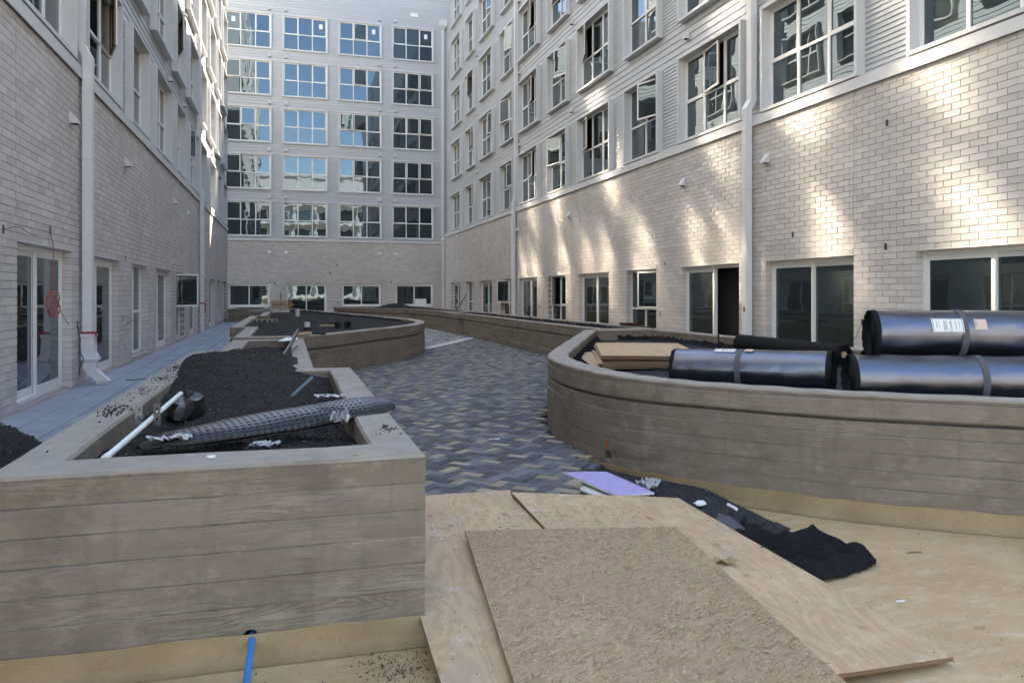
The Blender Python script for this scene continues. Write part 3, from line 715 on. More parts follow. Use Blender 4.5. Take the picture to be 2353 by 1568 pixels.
m = MB(); FL.box(m, 13.965, 14.155, .045, .205, 1.025, 1.06); m.obox(FL.pt(13.98, .23, 1.03), (.045, 0, .01), (0, .006, 0), (.012, 0, -.02)); m.obox(FL.pt(13.98, .25, 1.0), (.03, 0, -.035), (0, .005, 0), (.008, 0, .008)); m.build("red_tape", "red", t)
t2 = [o for o in COL.objects if o.name.startswith("downspout") and "hanging red tape" in str(o.get("label"))][0]
m = MB(); FL.box(m, 31.40, 31.60, .045, .21, 1.30, 1.35); m.obox(FL.pt(31.38, .24, 1.12), (.015, 0, .19), (0, .02, 0), (.02, 0, -.01)); m.build("red_tape", "red", t2)
t = thing("downspout", FB.pt(10.33, .1, 0), "white downspout with conductor head at the far corner", "downspout", "rain downspouts on the walls")
FB.box(MB(), 10.24, 10.42, -.115, .03, 5.5, 20.1).build("upper_pipe", "downspout", t)
FB.box(MB(), 10.24, 10.42, .05, .19, .3, 5.44).build("lower_pipe", "downspout", t)
loft(FB, [(10.23, 10.43, .045, .195, 5.40), (10.23, 10.43, .045, .195, 5.46), (10.235, 10.425, -.12, .035, 5.62)], "offset_elbow", t)
loft(FB, [(10.24, 10.42, -.115, .03, 20.05), (10.05, 10.60, -.115, .22, 20.3), (10.05, 10.60, -.115, .22, 20.62)], "conductor_head", t)
FB.box(MB(), 10.02, 10.63, -.115, .25, 20.62, 20.68).build("rim", "downspout", t)

# ------------------------------------------------------------------ planters of board marked concrete
PAVE = .18
def smooth_path(pts, n=6):
    out = []; P = [np.array(p, float) for p in pts]
    for i in range(len(P)-1):
        p0, p1, p2, p3 = P[max(i-1, 0)], P[i], P[i+1], P[min(i+2, len(P)-1)]
        for k in range(n):
            t = k/n; out.append(tuple(.5*((2*p1)+(-p0+p2)*t+(2*p0-5*p1+4*p2-p3)*t*t+(-p0+3*p1-3*p2+p3)*t**3)))
    out.append(tuple(P[-1])); return out
def offset_in(pts, th):
    n = len(pts); P = [Vector((*p, 0)) for p in pts]; out = []
    th = th if isinstance(th, list) else [th]*n
    for i in range(n):
        a, b, c = P[i-1], P[i], P[(i+1) % n]; d1, d2 = (b-a).normalized(), (c-b).normalized()
        n1, n2 = Vector((-d1.y, d1.x, 0)), Vector((-d2.y, d2.x, 0)); t1, t2 = th[i-1], th[i]
        cr = d1.x*d2.y - d1.y*d2.x
        if abs(cr) < .05: out.append(b + (n1*t1+n2*t2)/2); continue
        p, q = b + n1*t1, b + n2*t2; w = q - p; s = (w.x*d2.y - w.y*d2.x)/cr; out.append(p + d1*s)
    return [(v.x, v.y) for v in out]
def ccw(p): return p if sum(p[i-1][0]*p[i][1]-p[i][0]*p[i-1][1] for i in range(len(p))) > 0 else p[::-1]
def subdivide(pts, mx, th=None):
    out, to = [], []; n = len(pts)
    for i in range(n):
        a, b = pts[i], pts[(i+1) % n]; L = math.hypot(b[0]-a[0], b[1]-a[1]); k = max(1, int(L/mx))
        for j in range(k): out.append((a[0]+(b[0]-a[0])*j/k, a[1]+(b[1]-a[1])*j/k)); to.append(th[i] if isinstance(th, list) else th)
    return out, to
def planter(name, loc, label, outer, th, ztop, z0=0.0, slot=None, board=.128, seed=0, group="raised concrete planters"):
    """closed ring wall; outer is counter-clockwise, th one thickness for each edge"""
    root = thing(name, (*loc, 0), label, "planter", group)
    O, TH = subdivide(outer, .45, th); I = offset_in(O, TH); n = len(O)
    zt = ztop if callable(ztop) else (lambda x, y: ztop)
    rg = random.Random(seed); zmax = max(zt(*p) for p in O); lines = []; z = z0 + board
    while z < zmax - .05: lines.append(z); z += board
    rows = [(0, z0, 0)]; off = rg.uniform(0, .003)
    for b in lines:
        o2 = rg.uniform(0, .006); rows += [(off, b-.006, 0), (.013, b-.003, 1), (o2, b+.0005, 0)]; off = o2
        if slot and b < slot < b + board: rows += [(off, slot-.022, 0), (.10, slot-.020, 0), (.10, slot+.020, 0), (off, slot+.022, 0)]
    R = rows + [('t', -.014, 0), ('t1', 0, 0), ('t2', 0, 0), ('t3', -.014, 0), ('t4', -.34, 0)]
    V, UV = [], []; acc = 0.0
    for i in range(n + 1):
        k = i % n; p, q = np.array(O[k]), np.array(I[k]); th_ = TH[k]; top = zt(*O[k]) + .003*math.sin(k*1.7+seed); dr = q - p
        if i: acc += math.hypot(O[k][0]-O[k-1][0], O[k][1]-O[k-1][1])
        lap = max(.3, 2.0*float(vnoise(O[k][0]*1.3+seed*3, O[k][1]*1.3, 5))-.35)
        for o, zz, g in R:
            if o == 't': oo, z, v = 0.0, top-.014, top
            elif o == 't1': oo, z, v = .014, top, top+.014
            elif o == 't2': oo, z, v = th_-.014, top, top+th_
            elif o == 't3': oo, z, v = th_, top-.014, top+th_+.02
            elif o == 't4': oo, z, v = th_, top-.34, top+th_+.35
            else: oo, z, v = o*(lap if g else 1), zz, zz
            r = p + dr*(oo/th_); V.append((r[0], r[1], z)); UV.append((acc+seed*11.3, v))
    m = len(R); F = [(i*m+j, (i+1)*m+j, (i+1)*m+j+1, i*m+j+1) for i in range(n) for j in range(m-1)]
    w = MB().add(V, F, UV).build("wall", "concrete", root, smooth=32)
    return root, w, O, I
def soil(root, inner, hf, res, nclod, seed, mat="soil", name="soil", grow=.06):
    poly = offset_in(inner, -grow); field(name, poly, res, hf, mat, root)
    rg = np.random.default_rng(seed); xs = [p[0] for p in inner]; ys = [p[1] for p in inner]
    X = rg.uniform(min(xs), max(xs), nclod*2); Y = min(ys) + (max(ys)-min(ys))*rg.random(nclod*2)**1.6; ok = inside(X, Y, inner); X, Y = X[ok][:nclod], Y[ok][:nclod]
    scatter("soil_clods", np.stack([X, Y, hf(X, Y)+.002], 1), (.003, .014), "clod", root, seed=seed)
def liner(root, inner, hf, a, b, seed=3, h=.07):
    """crumpled black fabric standing along the inside of a wall"""
    m = MB(); pts = inner[a:b] if a < b else inner[a:]+inner[:b]; rg = random.Random(seed); V = []; c = np.mean(inner, axis=0)
    fine = []
    for p, q in zip(pts, pts[1:]):
        L = math.hypot(q[0]-p[0], q[1]-p[1]); k = max(1, int(L/.07)); fine += [(p[0]+(q[0]-p[0])*i/k, p[1]+(q[1]-p[1])*i/k, (q[0]-p[0])/max(L, .01), (q[1]-p[1])/max(L, .01)) for i in range(k)]
    for x, y, tx, ty in fine:
        nx, ny = -ty, tx; z = float(hf(x, y)); o = rg.uniform(.004, .05)
        for dn, dz in ((.004, h*rg.uniform(.5, 1.2)), (o, h*rg.uniform(.4, 1.0)), (o+.03, h*rg.uniform(.1, .5)), (o+.09, rg.uniform(.002, .015))): V.append((x+nx*dn, y+ny*dn, z+dz))
    F = [(i*4+j, i*4+4+j, i*4+5+j, i*4+1+j) for i in range(len(fine)-1) for j in range(3)]
    m.add(V, F).build("liner", "fabric", root)

# near planter beside the walkway
NL = [(.64, 3.65), (.64, 8.22), (.26, 8.22), (.26, 13.70), (-.90, 13.70), (-.90, 11.08), (-1.24, 11.08), (-1.24, 3.68)]
NLt = [.24, .25, .22, .25, .27, .3, .25, .33]
near_planter, near_wall, NO, NI = planter("planter", (-.3, 6), "near concrete planter with stepped sides holding dark soil and a flattened perforated pipe", NL, NLt, .905, seed=1)
def near_h(X, Y):
    base = .79 + .27*np.exp(-((Y-9.0)/1.5)**2 - ((X+.45)/.7)**2) + .16*np.exp(-((Y-7.4)/.9)**2-((X+.5)/.5)**2) + .09*np.exp(-((Y-8.9)/.8)**2-((X+1.0)/.3)**2) - .10*np.exp(-((Y-5.6)/.5)**2-((X-.25)/.25)**2)
    return base - .02 + .06*fbm(X*2.2, Y*2.2, 3, 5) + .035*fbm(X*9, Y*9, 8, 3) + .015*(Y < 4.9)
soil(near_planter, NI, near_h, .035, 9000, 4)
# soil spilled on its left wall
rg = np.random.default_rng(5); P = []
for cx_, cy_, sp, k in [(-1.1, 5.55, .09, 150), (-1.1, 6.6, .10, 90), (-1.1, 7.6, .10, 140), (-1.12, 8.7, .22, 260), (.53, 4.35, .06, 60), (-1.12, 6.0, .5, 60)]:
    for _ in range(k):
        x, y = rg.normal(cx_, min(sp, .055)), rg.normal(cy_, sp*1.5)
        if (-1.21 < x < -1.0 or .44 < x < .62): P.append((x, y, .909))
scatter("spilled_soil", P, (.002, .011), "clod", near_planter, seed=6)
def band(name, root, pts, z0, z1, out=.006):
    m = MB(); V = []
    P = [Vector((*p, 0)) for p in pts]
    for i, p in enumerate(P):
        d = (P[min(i+1, len(P)-1)]-P[max(i-1, 0)]).normalized(); nr = Vector((d.y, -d.x, 0)); w = .004*math.sin(i*1.3) + .003*math.sin(i*3.1)
        for o, z in ((0.001, z1+w), (out, z1+w-.004), (out+.002, z0+.045), (out+.020, z0+.016), (out+.055, z0+.004)): q = p + nr*o; V.append((q.x, q.y, z))
    m.add(V, [(i*5+j, (i+1)*5+j, (i+1)*5+j+1, i*5+j+1) for i in range(len(P)-1) for j in range(4)]).build(name, "membrane_band", root, smooth=50)
def line(a, b, k): return [(a[0]+(b[0]-a[0])*i/k, a[1]+(b[1]-a[1])*i/k) for i in range(k+1)]
band("membrane_band", near_planter, line((-1.3, 3.68), (.64, 3.65), 14), 0, .135)

# leaf shaped planter beyond it
FLR = smooth_path([(.27, 13.74), (.92, 14.6), (1.66, 15.9), (2.47, 17.2), (3.12, 18.6), (3.44, 19.8), (3.58, 21.0), (3.50, 22.6), (3.17, 24.3), (2.2, 29.8), (1.1, 35.4), (.15, 40.6)], 4)
FLP = [(-.90, 13.72)] + FLR + [(-.2, 40.6), (-.2, 33.0), (-.95, 33.0), (-.95, 27.2), (-1.24, 27.2), (-1.24, 17.85), (-.90, 17.85)]
leaf_planter, _, LO, LI = planter("planter", (1, 20), "leaf shaped concrete planter with a rounded tip beyond the near planter", FLP, [.26]*len(FLP), .945, slot=.70, seed=2)
leaf_h = lambda X, Y: .868 + .05*fbm(X*1.5, Y*1.5, 11, 4) + .02*fbm(X*8, Y*8, 12, 2)
soil(leaf_planter, LI, leaf_h, .09, 2600, 9)
liner(leaf_planter, LI, leaf_h, 30, 60, 4)

# long planter in front of the dappled wall
LG = [(6.0, 14.3), (7.4, 14.3), (7.4, 29.7), (5.92, 29.7), (5.92, 27.0), (6.06, 27.0), (6.06, 21.4), (6.0, 21.4)]
long_planter, _, GO, GI = planter("planter", (6.7, 21), "long straight concrete planter standing before the dappled brick wall", ccw(LG), [.24]*8, .97, slot=.755, seed=3)
long_h = lambda X, Y: .875 + .06*fbm(X*1.5, Y*1.5, 21, 4)
soil(long_planter, GI, long_h, .1, 900, 12)
liner(long_planter, GI, long_h, 5, 40, 9)
FG = ccw([(6.1, 30.2), (7.4, 30.2), (7.4, 44.0), (2.45, 44.0), (2.45, 41.0), (5.65, 35.3)])
far_planter, _, HO, HI = planter("planter", (5, 38), "far angled concrete planter with a low soil heap near the far wing", FG, [.25]*6, .97, slot=.74, seed=4)
soil(far_planter, HI, lambda X, Y: .90 + .05*fbm(X, Y, 31, 3) + .30*np.exp(-((X-5.4)/.9)**2-((Y-40)/1.5)**2), .15, 500, 14)
BK = ccw([(-3.1, 43.2), (-1.1, 43.2), (-1.1, 49.0), (-3.1, 49.0)])
back_planter, _, KO, KI = planter("planter", (-2.1, 46), "square concrete planter at the far end of the blue walkway", BK, [.25]*4, .88, seed=5)
soil(back_planter, KI, lambda X, Y: .75 + .05*fbm(X, Y, 41, 3), .2, 200, 15)

# big curved planter with the rolls
RC = smooth_path([(5.55, 13.9), (4.4, 11.55), (3.37, 9.44), (2.90, 8.40), (2.74, 7.75), (2.68, 7.15), (2.73, 6.55), (2.92, 6.02), (3.26, 5.56), (3.69, 5.05), (4.13, 4.62), (4.9, 4.05), (5.7, 3.55), (6.6, 3.15), (7.25, 3.0)], 6)
RP = RC + [(7.25, 14.1), (5.62, 14.1)]
rz = lambda x, y: .935 + .035*min(1, max(0, (y-5.6)/1.4))
curve_planter, curve_wall, RO, RI = planter("planter", (4.5, 8), "big curved concrete planter holding foil rolls and a plywood stack", RP, [.25]*len(RP), rz, slot=.755, seed=6)
curve_h = lambda X, Y: .765 + .05*fbm(X*1.6, Y*1.6, 51, 4) + .02*fbm(X*8, Y*8, 52, 2)
soil(curve_planter, RI, curve_h, .05, 2600, 17, mat="gravel")
liner(curve_planter, RI, curve_h, 0, 30, 6, .10)
liner(curve_planter, RI, curve_h, len(RI)-28, len(RI)-1, 7, .10)
idx = [i for i, p in enumerate(RO) if p[1] < 6.9 and p[0] < 6.5 and i < 140]
band("membrane_band", curve_planter, [RO[i] for i in idx], 0, .145)

def drill(wall, c, axis, r, L):
    m = MB(); c, axis = Vector(c), Vector(axis).normalized(); m.tube([c-axis*L/2, c+axis*L/2], r, 20); me = m.mesh("cut")
    co = bpy.data.objects.new("cut", me); COL.objects.link(co)
    md = wall.modifiers.new("hole", 'BOOLEAN'); md.object = co; md.operation = 'DIFFERENCE'; md.solver = 'FAST'
    bpy.context.view_layer.update(); dg = bpy.context.evaluated_depsgraph_get(); ev = wall.evaluated_get(dg)
    nm = bpy.data.meshes.new_from_object(ev); wall.modifiers.clear()
    if len(nm.polygons) > 50: wall.data = nm
    bpy.data.objects.remove(co)

# ------------------------------------------------------------------ paving
path = MB().prism([(.3, 4.9), (1.6, 5.0), (2.4, 5.9), (2.9, 6.6), (3.0, 9), (6.3, 14.6), (6.3, 30), (6.0, 36), (2.7, 42), (2.6, 51), (-1.2, 51), (-1.2, 40.8), (0, 40.6), (1.9, 30), (2.9, 24.2), (3.3, 22), (3.1, 19.5), (2.2, 17.2), (.6, 14.7), (.1, 13.6), (.1, 8.4), (.5, 8.0)], .02, .117).build("paved_path", "bedding")
tag(path, "block paved path between the planters", "path", kind="structure")
P_PATH = [(.55, 5.32), (1.95, 5.32), (2.25, 5.75), (2.50, 6.28), (2.62, 6.5), (2.8, 8.3), (3.3, 9.55), (5.5, 14.1), (6.1, 14.4), (6.1, 29.9), (6.2, 30.3), (5.75, 35.3), (2.5, 41), (2.5, 51.6), (-.9, 51.6), (-.9, 41.0), (.1, 40.7), (2.15, 29.8), (3.12, 24.3), (3.45, 22.6), (3.52, 21.2), (3.38, 19.9), (3.05, 18.6), (2.4, 17.3), (1.6, 16.0), (.86, 14.7), (.2, 13.75), (.2, 8.2), (.55, 8.15)]
tans = []; cand = []; U = .1015; TD, TT, TP = [], [], []; ca, sa = math.cos(PI/4), math.sin(PI/4)
rg = np.random.default_rng(11); ii, jj = np.meshgrid(np.arange(-80, 520), np.arange(-260, 420)); ii, jj = ii.ravel(), jj.ravel()
md_ = (ii - jj) % 4
for c, dx, dy, rot in ((0, 1.0, .5, PI/4), (3, .5, 1.0, 3*PI/4)):
    k = md_ == c; gx, gy = (ii[k]+dx)*U, (jj[k]+dy)*U; X = gx*ca - gy*sa + 1.0; Y = gx*sa + gy*ca + 5.0
    ok = inside(X, Y, P_PATH); X, Y = X[ok], Y[ok]
    cand += [(x, y, rot) for x, y in zip(X, Y)]
cand.sort(key=lambda c: (round(c[1]/.25), c[0]))
for x, y, rot in cand:
        beyond = (y-20.79)*(6.09-3.63) - (x-3.63)*(25.52-20.79) > .25
        if abs((y-20.79)*(6.09-3.63) - (x-3.63)*(25.52-20.79))/5.33 < .17 and x > 3.2: continue
        row = (x, y, PAVE-.03+rg.uniform(-.0035, .0035), rot + rg.normal()*.006, U-.0022, U/2-.0022, .03)
        q = rg.random()
        if beyond: (TP if q < .62 else TD).append(row)
        elif q < .34 and not any((x-a)**2+(y-b)**2 < .24**2 for a, b in tans[-160:]): TT.append(row); tans.append((x, y))
        else: TD.append(row)
pieces("paver", TD, unit_paver(), "paver_dark", path, "paver_field", thin=2, nmax=240)
pieces("paver", TT, unit_paver(), "paver_tan", path, "paver_field", thin=2, nmax=60)
pieces("paver", TP, unit_paver(), "paver_pale", path, "paver_field", thin=2, nmax=0)
strip = MB(); sd = Vector((6.09-3.63, 25.52-20.79, 0)).normalized(); sn = Vector((-sd.y, sd.x, 0)); c0 = Vector(((3.63+6.09)/2, (20.79+25.52)/2, .15))
strip.obox(c0, sd*2.75, sn*.14, (0, 0, .033)).build("edge_strip", "coping", path)
# narrow walkway of blue grey slabs
walk = MB().box(-3.32, 4.4, .02, -1.15, 43.3, .125).build("walkway", "bedding")
tag(walk, "narrow walkway of blue grey slabs along the brick wall", "walkway", kind="structure")
T = []
for r in range(5):
    w = .405; x = -3.29 + (r+.5)*w; y = 4.4 - (.3 if r % 2 else 0)
    while y < 43.2: T.append((x, y+.3, PAVE-.025+random.uniform(-.0025, .0025), 0, w/2-.0055, .3-.0055, .025)); y += .6
pieces("slab", T, unit_paver(), "tile", walk, "slab_field", thin=2)

# ------------------------------------------------------------------ sheets of wood
def sheet(name, A, B, C, D, th, mat, label, cat="sheet", group=None, warp=.004, seed=0, n=14, uvsize=None):
    """A-B far edge, D-C near edge (top surface corners)"""
    A, B, C, D = map(Vector, (A, B, C, D)); W = uvsize[0] if uvsize else (B-A).length; L = uvsize[1] if uvsize else (D-A).length; V, UV = [], []
    rgn = random.Random(seed)
    for lay in (0, 1):
        for j in range(n+1):
            for i in range(n+1):
                s, t = i/n, j/n; p = (A*(1-s)+B*s)*(1-t) + (D*(1-s)+C*s)*t
                p = p + Vector((0, 0, warp*(float(vnoise(s*3+seed, t*3, seed))-.5)*2 - (th if lay else 0)))
                if i in (0, n) or j in (0, n): p = p + Vector((rgn.uniform(-.0015, .0015), rgn.uniform(-.0015, .0015), 0))
                V.append(p); UV.append((s*W + seed*3.7, t*L + seed*1.9))
    k = n+1; f1 = [(j*k+i, j*k+k+i, j*k+k+i+1, j*k+i+1) for j in range(n) for i in range(n)]; o = k*k
    f2 = [tuple(o+x for x in reversed(f)) for f in f1]; side = []
    for i in range(n): side += [(i, i+1, o+i+1, o+i), (n*k+i+1, n*k+i, o+n*k+i, o+n*k+i+1), (i*k+k, i*k, o+i*k, o+i*k+k), (i*k+n, i*k+k+n, o+i*k+k+n, o+i*k+n)]
    me = MB().add(V, f1+f2+side, UV).mesh(name); me.materials.append(MAT[mat]); me.materials.append(MAT["ply_edge"])
    mi = np.zeros(len(me.polygons), np.int32); mi[len(f1)+len(f2):] = 1; me.polygons.foreach_set("material_index", mi)
    ob = put(bpy.data.objects.new(name, me), None); return tag(ob, label, cat, group)
PG = "sheets laid down as a ramp"
A3 = lambda u, v, z: (*at(u, v, z), z)
pl_l = sheet("plywood_sheet", (.655, 5.56, .205), (1.60, 5.50, .205), (1.52, 2.62, .085), (.585, 2.64, .085), .019, "plywood", "weathered plywood sheet beside the near planter's corner, partly under the strand board", "plywood", PG, seed=3)
pl_r = sheet("plywood_sheet", (1.56, 5.33, .232), (2.86, 5.22, .125), (2.88, 2.73, .045), (1.60, 2.70, .085), .019, "plywood", "plywood sheet with white scuffs reaching over the gravel onto the tan slab", "plywood", PG, seed=5)
osb = sheet("strand_board_sheet", (1.045, 4.58, .222), (2.385, 4.38, .192), (2.14, 2.30, .092), (.80, 2.36, .112), .011, "strand_board", "flaky strand board sheet lying on top of both plywood sheets", "board", PG, seed=2, warp=.003)
rg = np.random.default_rng(21)
def on_osb(s, t):
    A, B, C, D = map(np.array, ((1.045, 4.58, .224), (2.385, 4.38, .194), (2.14, 2.30, .094), (.80, 2.36, .114)))
    return (A*(1-s)+B*s)*(1-t) + (D*(1-s)+C*s)*t
chips("wood_flakes", [on_osb(rg.random(), rg.random()**1.25*.99) for _ in range(1500)], (.008, .045), (.0015, .006), "wood_chip", osb, .0015)
P = []
for _ in range(260):
    x = rg.uniform(.75, 2.75); y = 4.62 + abs(rg.normal(0, .25)); 
    z = (.205 - (5.53-y)*.0417 + .002) if x < 1.58 else (.232-(x-1.56)*.0823) - (5.28-y)*.045 + .003
    P.append((x, y, z))
chips("wood_flakes", P, (.008, .05), (.002, .007), "wood_chip", pl_r, .003, 8)
P = [(rg.uniform(.7, 1.02), rg.uniform(2.7, 5.4), 0) for _ in range(45)]; P = [(x, y, .206-(5.53-y)*.0417) for x, y, _ in P]
scatter("dirt_specks", P, (.002, .005), "clod", pl_l, seed=31)
# curled dead leaf on the plywood
x, y = at(1665, 1297, .10); m = MB(); V = []; 
for i in range(9):
    for j in range(4):
        a = i/8; ww = (.012 + .035*math.sin(a*PI))*(1 + .5*math.sin(i*2.4)); V.append((x-.06+a*.13, y+.02*math.sin(a*5)+(j/3-.5)*2*ww, .118 + .012*math.sin(a*9)+.018*abs(j/3-.5)+.006*math.sin(i*3+j*2)))
tag(m.add(V, [(i*4+j, i*4+4+j, i*4+5+j, i*4+1+j) for i in range(8) for j in range(3)]).build("dead_leaf", "leaf"), "curled dry brown leaf on the scuffed plywood sheet", "leaf")

# ------------------------------------------------------------------ gravel bed, fabric, plasterboard and scraps at the path's end
GP = [(1.3, 5.05), (1.9, 5.45), (2.15, 5.9), (2.45, 6.45), (2.72, 6.9), at(1354, 1053, .12), at(1440, 1064, .1), at(1517, 1082, .08), at(1566, 1098, .04), at(1631, 1128, .02), at(1729, 1171, .02), at(1815, 1208, .02), (3.15, 4.45), (2.8, 4.2), (2.7, 4.9), (2.2, 5.1)]
def gr_h(X, Y):
    dd = np.full(np.shape(X), 9.0); n = len(GP)
    for i in range(n):
        (x1, y1), (x2, y2) = GP[i], GP[(i+1) % n]; L2 = (x2-x1)**2+(y2-y1)**2; t = np.clip(((X-x1)*(x2-x1)+(Y-y1)*(y2-y1))/L2, 0, 1)
        dd = np.minimum(dd, np.hypot(X-x1-t*(x2-x1), Y-y1-t*(y2-y1)))
    hi = .055 + .045*np.clip((np.asarray(Y)-4.6)/1.2, 0, 1)
    return hi*np.clip(dd/.14, .04, 1) + .018*fbm(np.asarray(X)*6, np.asarray(Y)*6, 61, 4)
gb = field("gravel_bed", GP, .025, gr_h, "gravel"); tag(gb, "dark crushed gravel bed at the unfinished end of the paving", "gravel", kind="stuff")
X = rg.uniform(1.6, 3.6, 13000); Y = rg.uniform(4.2, 6.9, 13000); k = inside(X, Y, GP); scatter("gravel_stones", np.stack([X[k], Y[k], gr_h(X[k], Y[k])+.001], 1), (.003, .011), "pebble", gb, seed=41)
def crumple(name, poly, res, hf, mat, label, cat="fabric"):
    o = field(name, poly, res, hf, mat, None, True); tag(o, label, cat)
    md = o.modifiers.new("thickness", 'SOLIDIFY'); md.thickness = .004; return o
FP = smooth_path([(2.80, 4.42), (2.98, 4.60), (3.22, 4.42), (3.42, 4.30), (3.54, 4.06), (3.49, 3.88), (3.30, 3.80), (3.02, 3.74), (2.86, 3.82), (2.80, 4.42)], 6)[:-1]
def fab_h(X, Y):
    dd = np.full(np.shape(X), 9.0); n = len(FP)
    for i in range(n):
        (x1, y1), (x2, y2) = FP[i], FP[(i+1) % n]; t = np.clip(((X-x1)*(x2-x1)+(Y-y1)*(y2-y1))/((x2-x1)**2+(y2-y1)**2), 0, 1); dd = np.minimum(dd, np.hypot(X-x1-t*(x2-x1), Y-y1-t*(y2-y1)))
    w = fbm(X*3, Y*3, 71, 3); f1 = .5+.5*np.sin((X*.55+Y*1.1)*30 + 9*w); f2 = .5+.5*np.sin((X*1.2-Y*.5)*24 + 8*fbm(X*2.5+4, Y*2.5, 77, 2))
    h = .035 + .055*np.exp(-((X-3.32)/.13)**2-((Y-4.28)/.08)**2) + .045*np.exp(-((X-3.02)/.20)**2-((Y-4.47)/.05)**2) + .034*f1**3 + .026*f2**4 + .05*w + .03*np.exp(-((X-3.46)/.06)**2-((Y-4.03)/.06)**2)
    return .006 + h*np.clip(dd/.035, 0, 1)**.5
crumple("landscape_fabric", FP, .010, fab_h, "fabric", "crumpled black landscape fabric on the tan slab beside the plywood")
crumple("landscape_fabric", [(2.85, 4.72), (3.06, 4.95), (3.02, 4.52), (2.92, 4.45), (2.78, 4.48)], .02, lambda X, Y: .075 + .012*np.sin(X*30+Y*18), "fabric_grey", "small grey flap of fabric between the gravel and the black fabric")
m = MB(); V = []; rr = random.Random(4); pth = [(3.03, 5.42), (3.10, 5.25), (3.16, 5.08), (3.17, 4.92), (3.10, 4.72), (3.16, 4.62)]; pth = smooth_path(pth, 8)
for i, (x, y) in enumerate(pth):
    for j in range(5): V.append((x + (j-2)*.030 + .012*math.sin(i*.7+j), y + .008*math.sin(i*1.1+j*2), .045 + .022*math.sin(i*.55+j*1.3) + rr.uniform(0, .006)))
fs = m.add(V, [(i*5+j, i*5+5+j, i*5+6+j, i*5+1+j) for i in range(len(pth)-1) for j in range(4)]).build("landscape_fabric", "fabric", None, 60); tag(fs, "torn strip of black fabric along the gravel's edge under the curved planter", "fabric")
# purple plasterboard pieces
def slab_piece(name, poly, base, tilt, th, mats, label, cat):
    zf = lambda x, y: base + tilt[0]*(x-poly[0][0]) + tilt[1]*(y-poly[0][1])
    n = len(poly); me = MB().prism(poly, -th, 0, zf).mesh(name)
    for q in mats: me.materials.append(MAT[q])
    for i, p in enumerate(me.polygons): p.material_index = 0 if i == 1 else 1
    return tag(put(bpy.data.objects.new(name, me), None), label, cat)
slab_piece("plasterboard", [(2.20, 5.96), (2.30, 5.60), (2.345, 5.44), (2.40, 5.30), (2.70, 5.30), (2.62, 5.66), (2.56, 5.90), (2.40, 5.94)], .195, (0, .06), .014, ("gypsum_purple", "gypsum_core"), "purple plasterboard offcut with a broken edge on the gravel", "plasterboard")
slab_piece("plasterboard", [(2.17, 5.84), (2.20, 5.62), (2.28, 5.42), (2.37, 5.26), (2.68, 5.25), (2.62, 5.6), (2.5, 5.8)], .150, (0, .05), .014, ("gypsum_core", "gypsum_core"), "white broken plasterboard piece under the purple offcut", "plasterboard")
def scrap(name, c, r, mat, label, cat, seed, flat=.5, n=10):
    rr = random.Random(seed); V = []; k = 7
    for i in range(k+1):
        ph = PI*i/k
        for j in range(n):
            th = 2*PI*j/n; q = .7 + .5*rr.random(); V.append((c[0]+r[0]*q*math.sin(ph)*math.cos(th), c[1]+r[1]*q*math.sin(ph)*math.sin(th), max(c[2]-r[2]*.5, c[2]+r[2]*q*math.cos(ph))))
    return tag(MB().add(V, [(i*n+j, i*n+n+j, i*n+n+(j+1) % n, i*n+(j+1) % n) for i in range(k) for j in range(n)]).build(name, mat, None, 60), label, cat)
x, y = at(1607, 1154, .11); scrap("plaster_lump", (x, y, .105), (.05, .03, .022), "paper_white", "white plaster lump on the gravel beside the plywood corner", "lump", 3)
x, y = at(1640, 1160, .1)
m = MB().tube([(*at(1672, 1160, .09), .095), (*at(1692, 1170, .085), .088)], .013, 10); tag(m.build("tube_scrap", "paper_white", None, 40), "short white tube scrap on the torn black strip", "tube")
def film(name, c, size, label, seed, mat="grey_film"):
    rr = random.Random(seed); V = []
    for i in range(9):
        for j in range(7): V.append((c[0]+(i/8-.5)*size[0]+rr.uniform(-.014, .014), c[1]+(j/6-.5)*size[1]*(.4+.6*math.sin(PI*(i+.7)/9))+rr.uniform(-.01, .01), c[2]+rr.uniform(0, size[2])))
    return tag(MB().add(V, [(i*7+j, i*7+7+j, i*7+8+j, i*7+1+j) for i in range(8) for j in range(6) if rr.random() > .12]).build(name, mat), label, "plastic film")
x, y = at(1490, 1112, .15); film("plastic_film", (x, y, .125), (.17, .20, .07), "torn clear plastic film behind the purple plasterboard", 5)
x, y = at(1135, 1008, .185); film("plastic_film", (x, y, .184), (.11, .03, .008), "small white plastic scrap lying on the paving", 6, "paper_white")
# loose tan and dark pavers at the broken edge
def loose(name, c, rz, mat, label):
    o = unit_paver(); me = o.mesh(name); me.materials.append(MAT[mat]); ob = bpy.data.objects.new(name, me); ob.location = c; ob.rotation_euler = (.03, -.03, rz); ob.scale = (.1, .05, .03); put(ob, None); return tag(ob, label, "paver")
x, y = at(1307, 1100, .15); loose("loose_paver", (x+.02, y+.06, .152), -.45, "paver_tan", "loose tan paver at the broken paving edge beside the purple plasterboard")
LP = [(1352, 1046, .168, .5, "dark", "loose dark paver touching the curved planter at the paving edge"), (1330, 1058, .165, -.6, "dark", "loose dark paver second from the curved planter at the paving edge"), (1358, 1068, .16, .9, "dark", "tilted dark paver on the gravel below the orange paint mark"),
      (1312, 1072, .166, -.2, "dark", "loose dark paver behind the purple plasterboard's corner"), (1300, 1122, .165, -.7, "dark", "loose dark paver between the plywood and the tan loose paver")]
for u, v, z, rz_, kind_, lab in LP:
    x, y = at(u, v, z); loose("loose_paver", (x, y, z-.03), rz_, "paver_dark", lab)["group"] = "loose pavers at the paving edge"
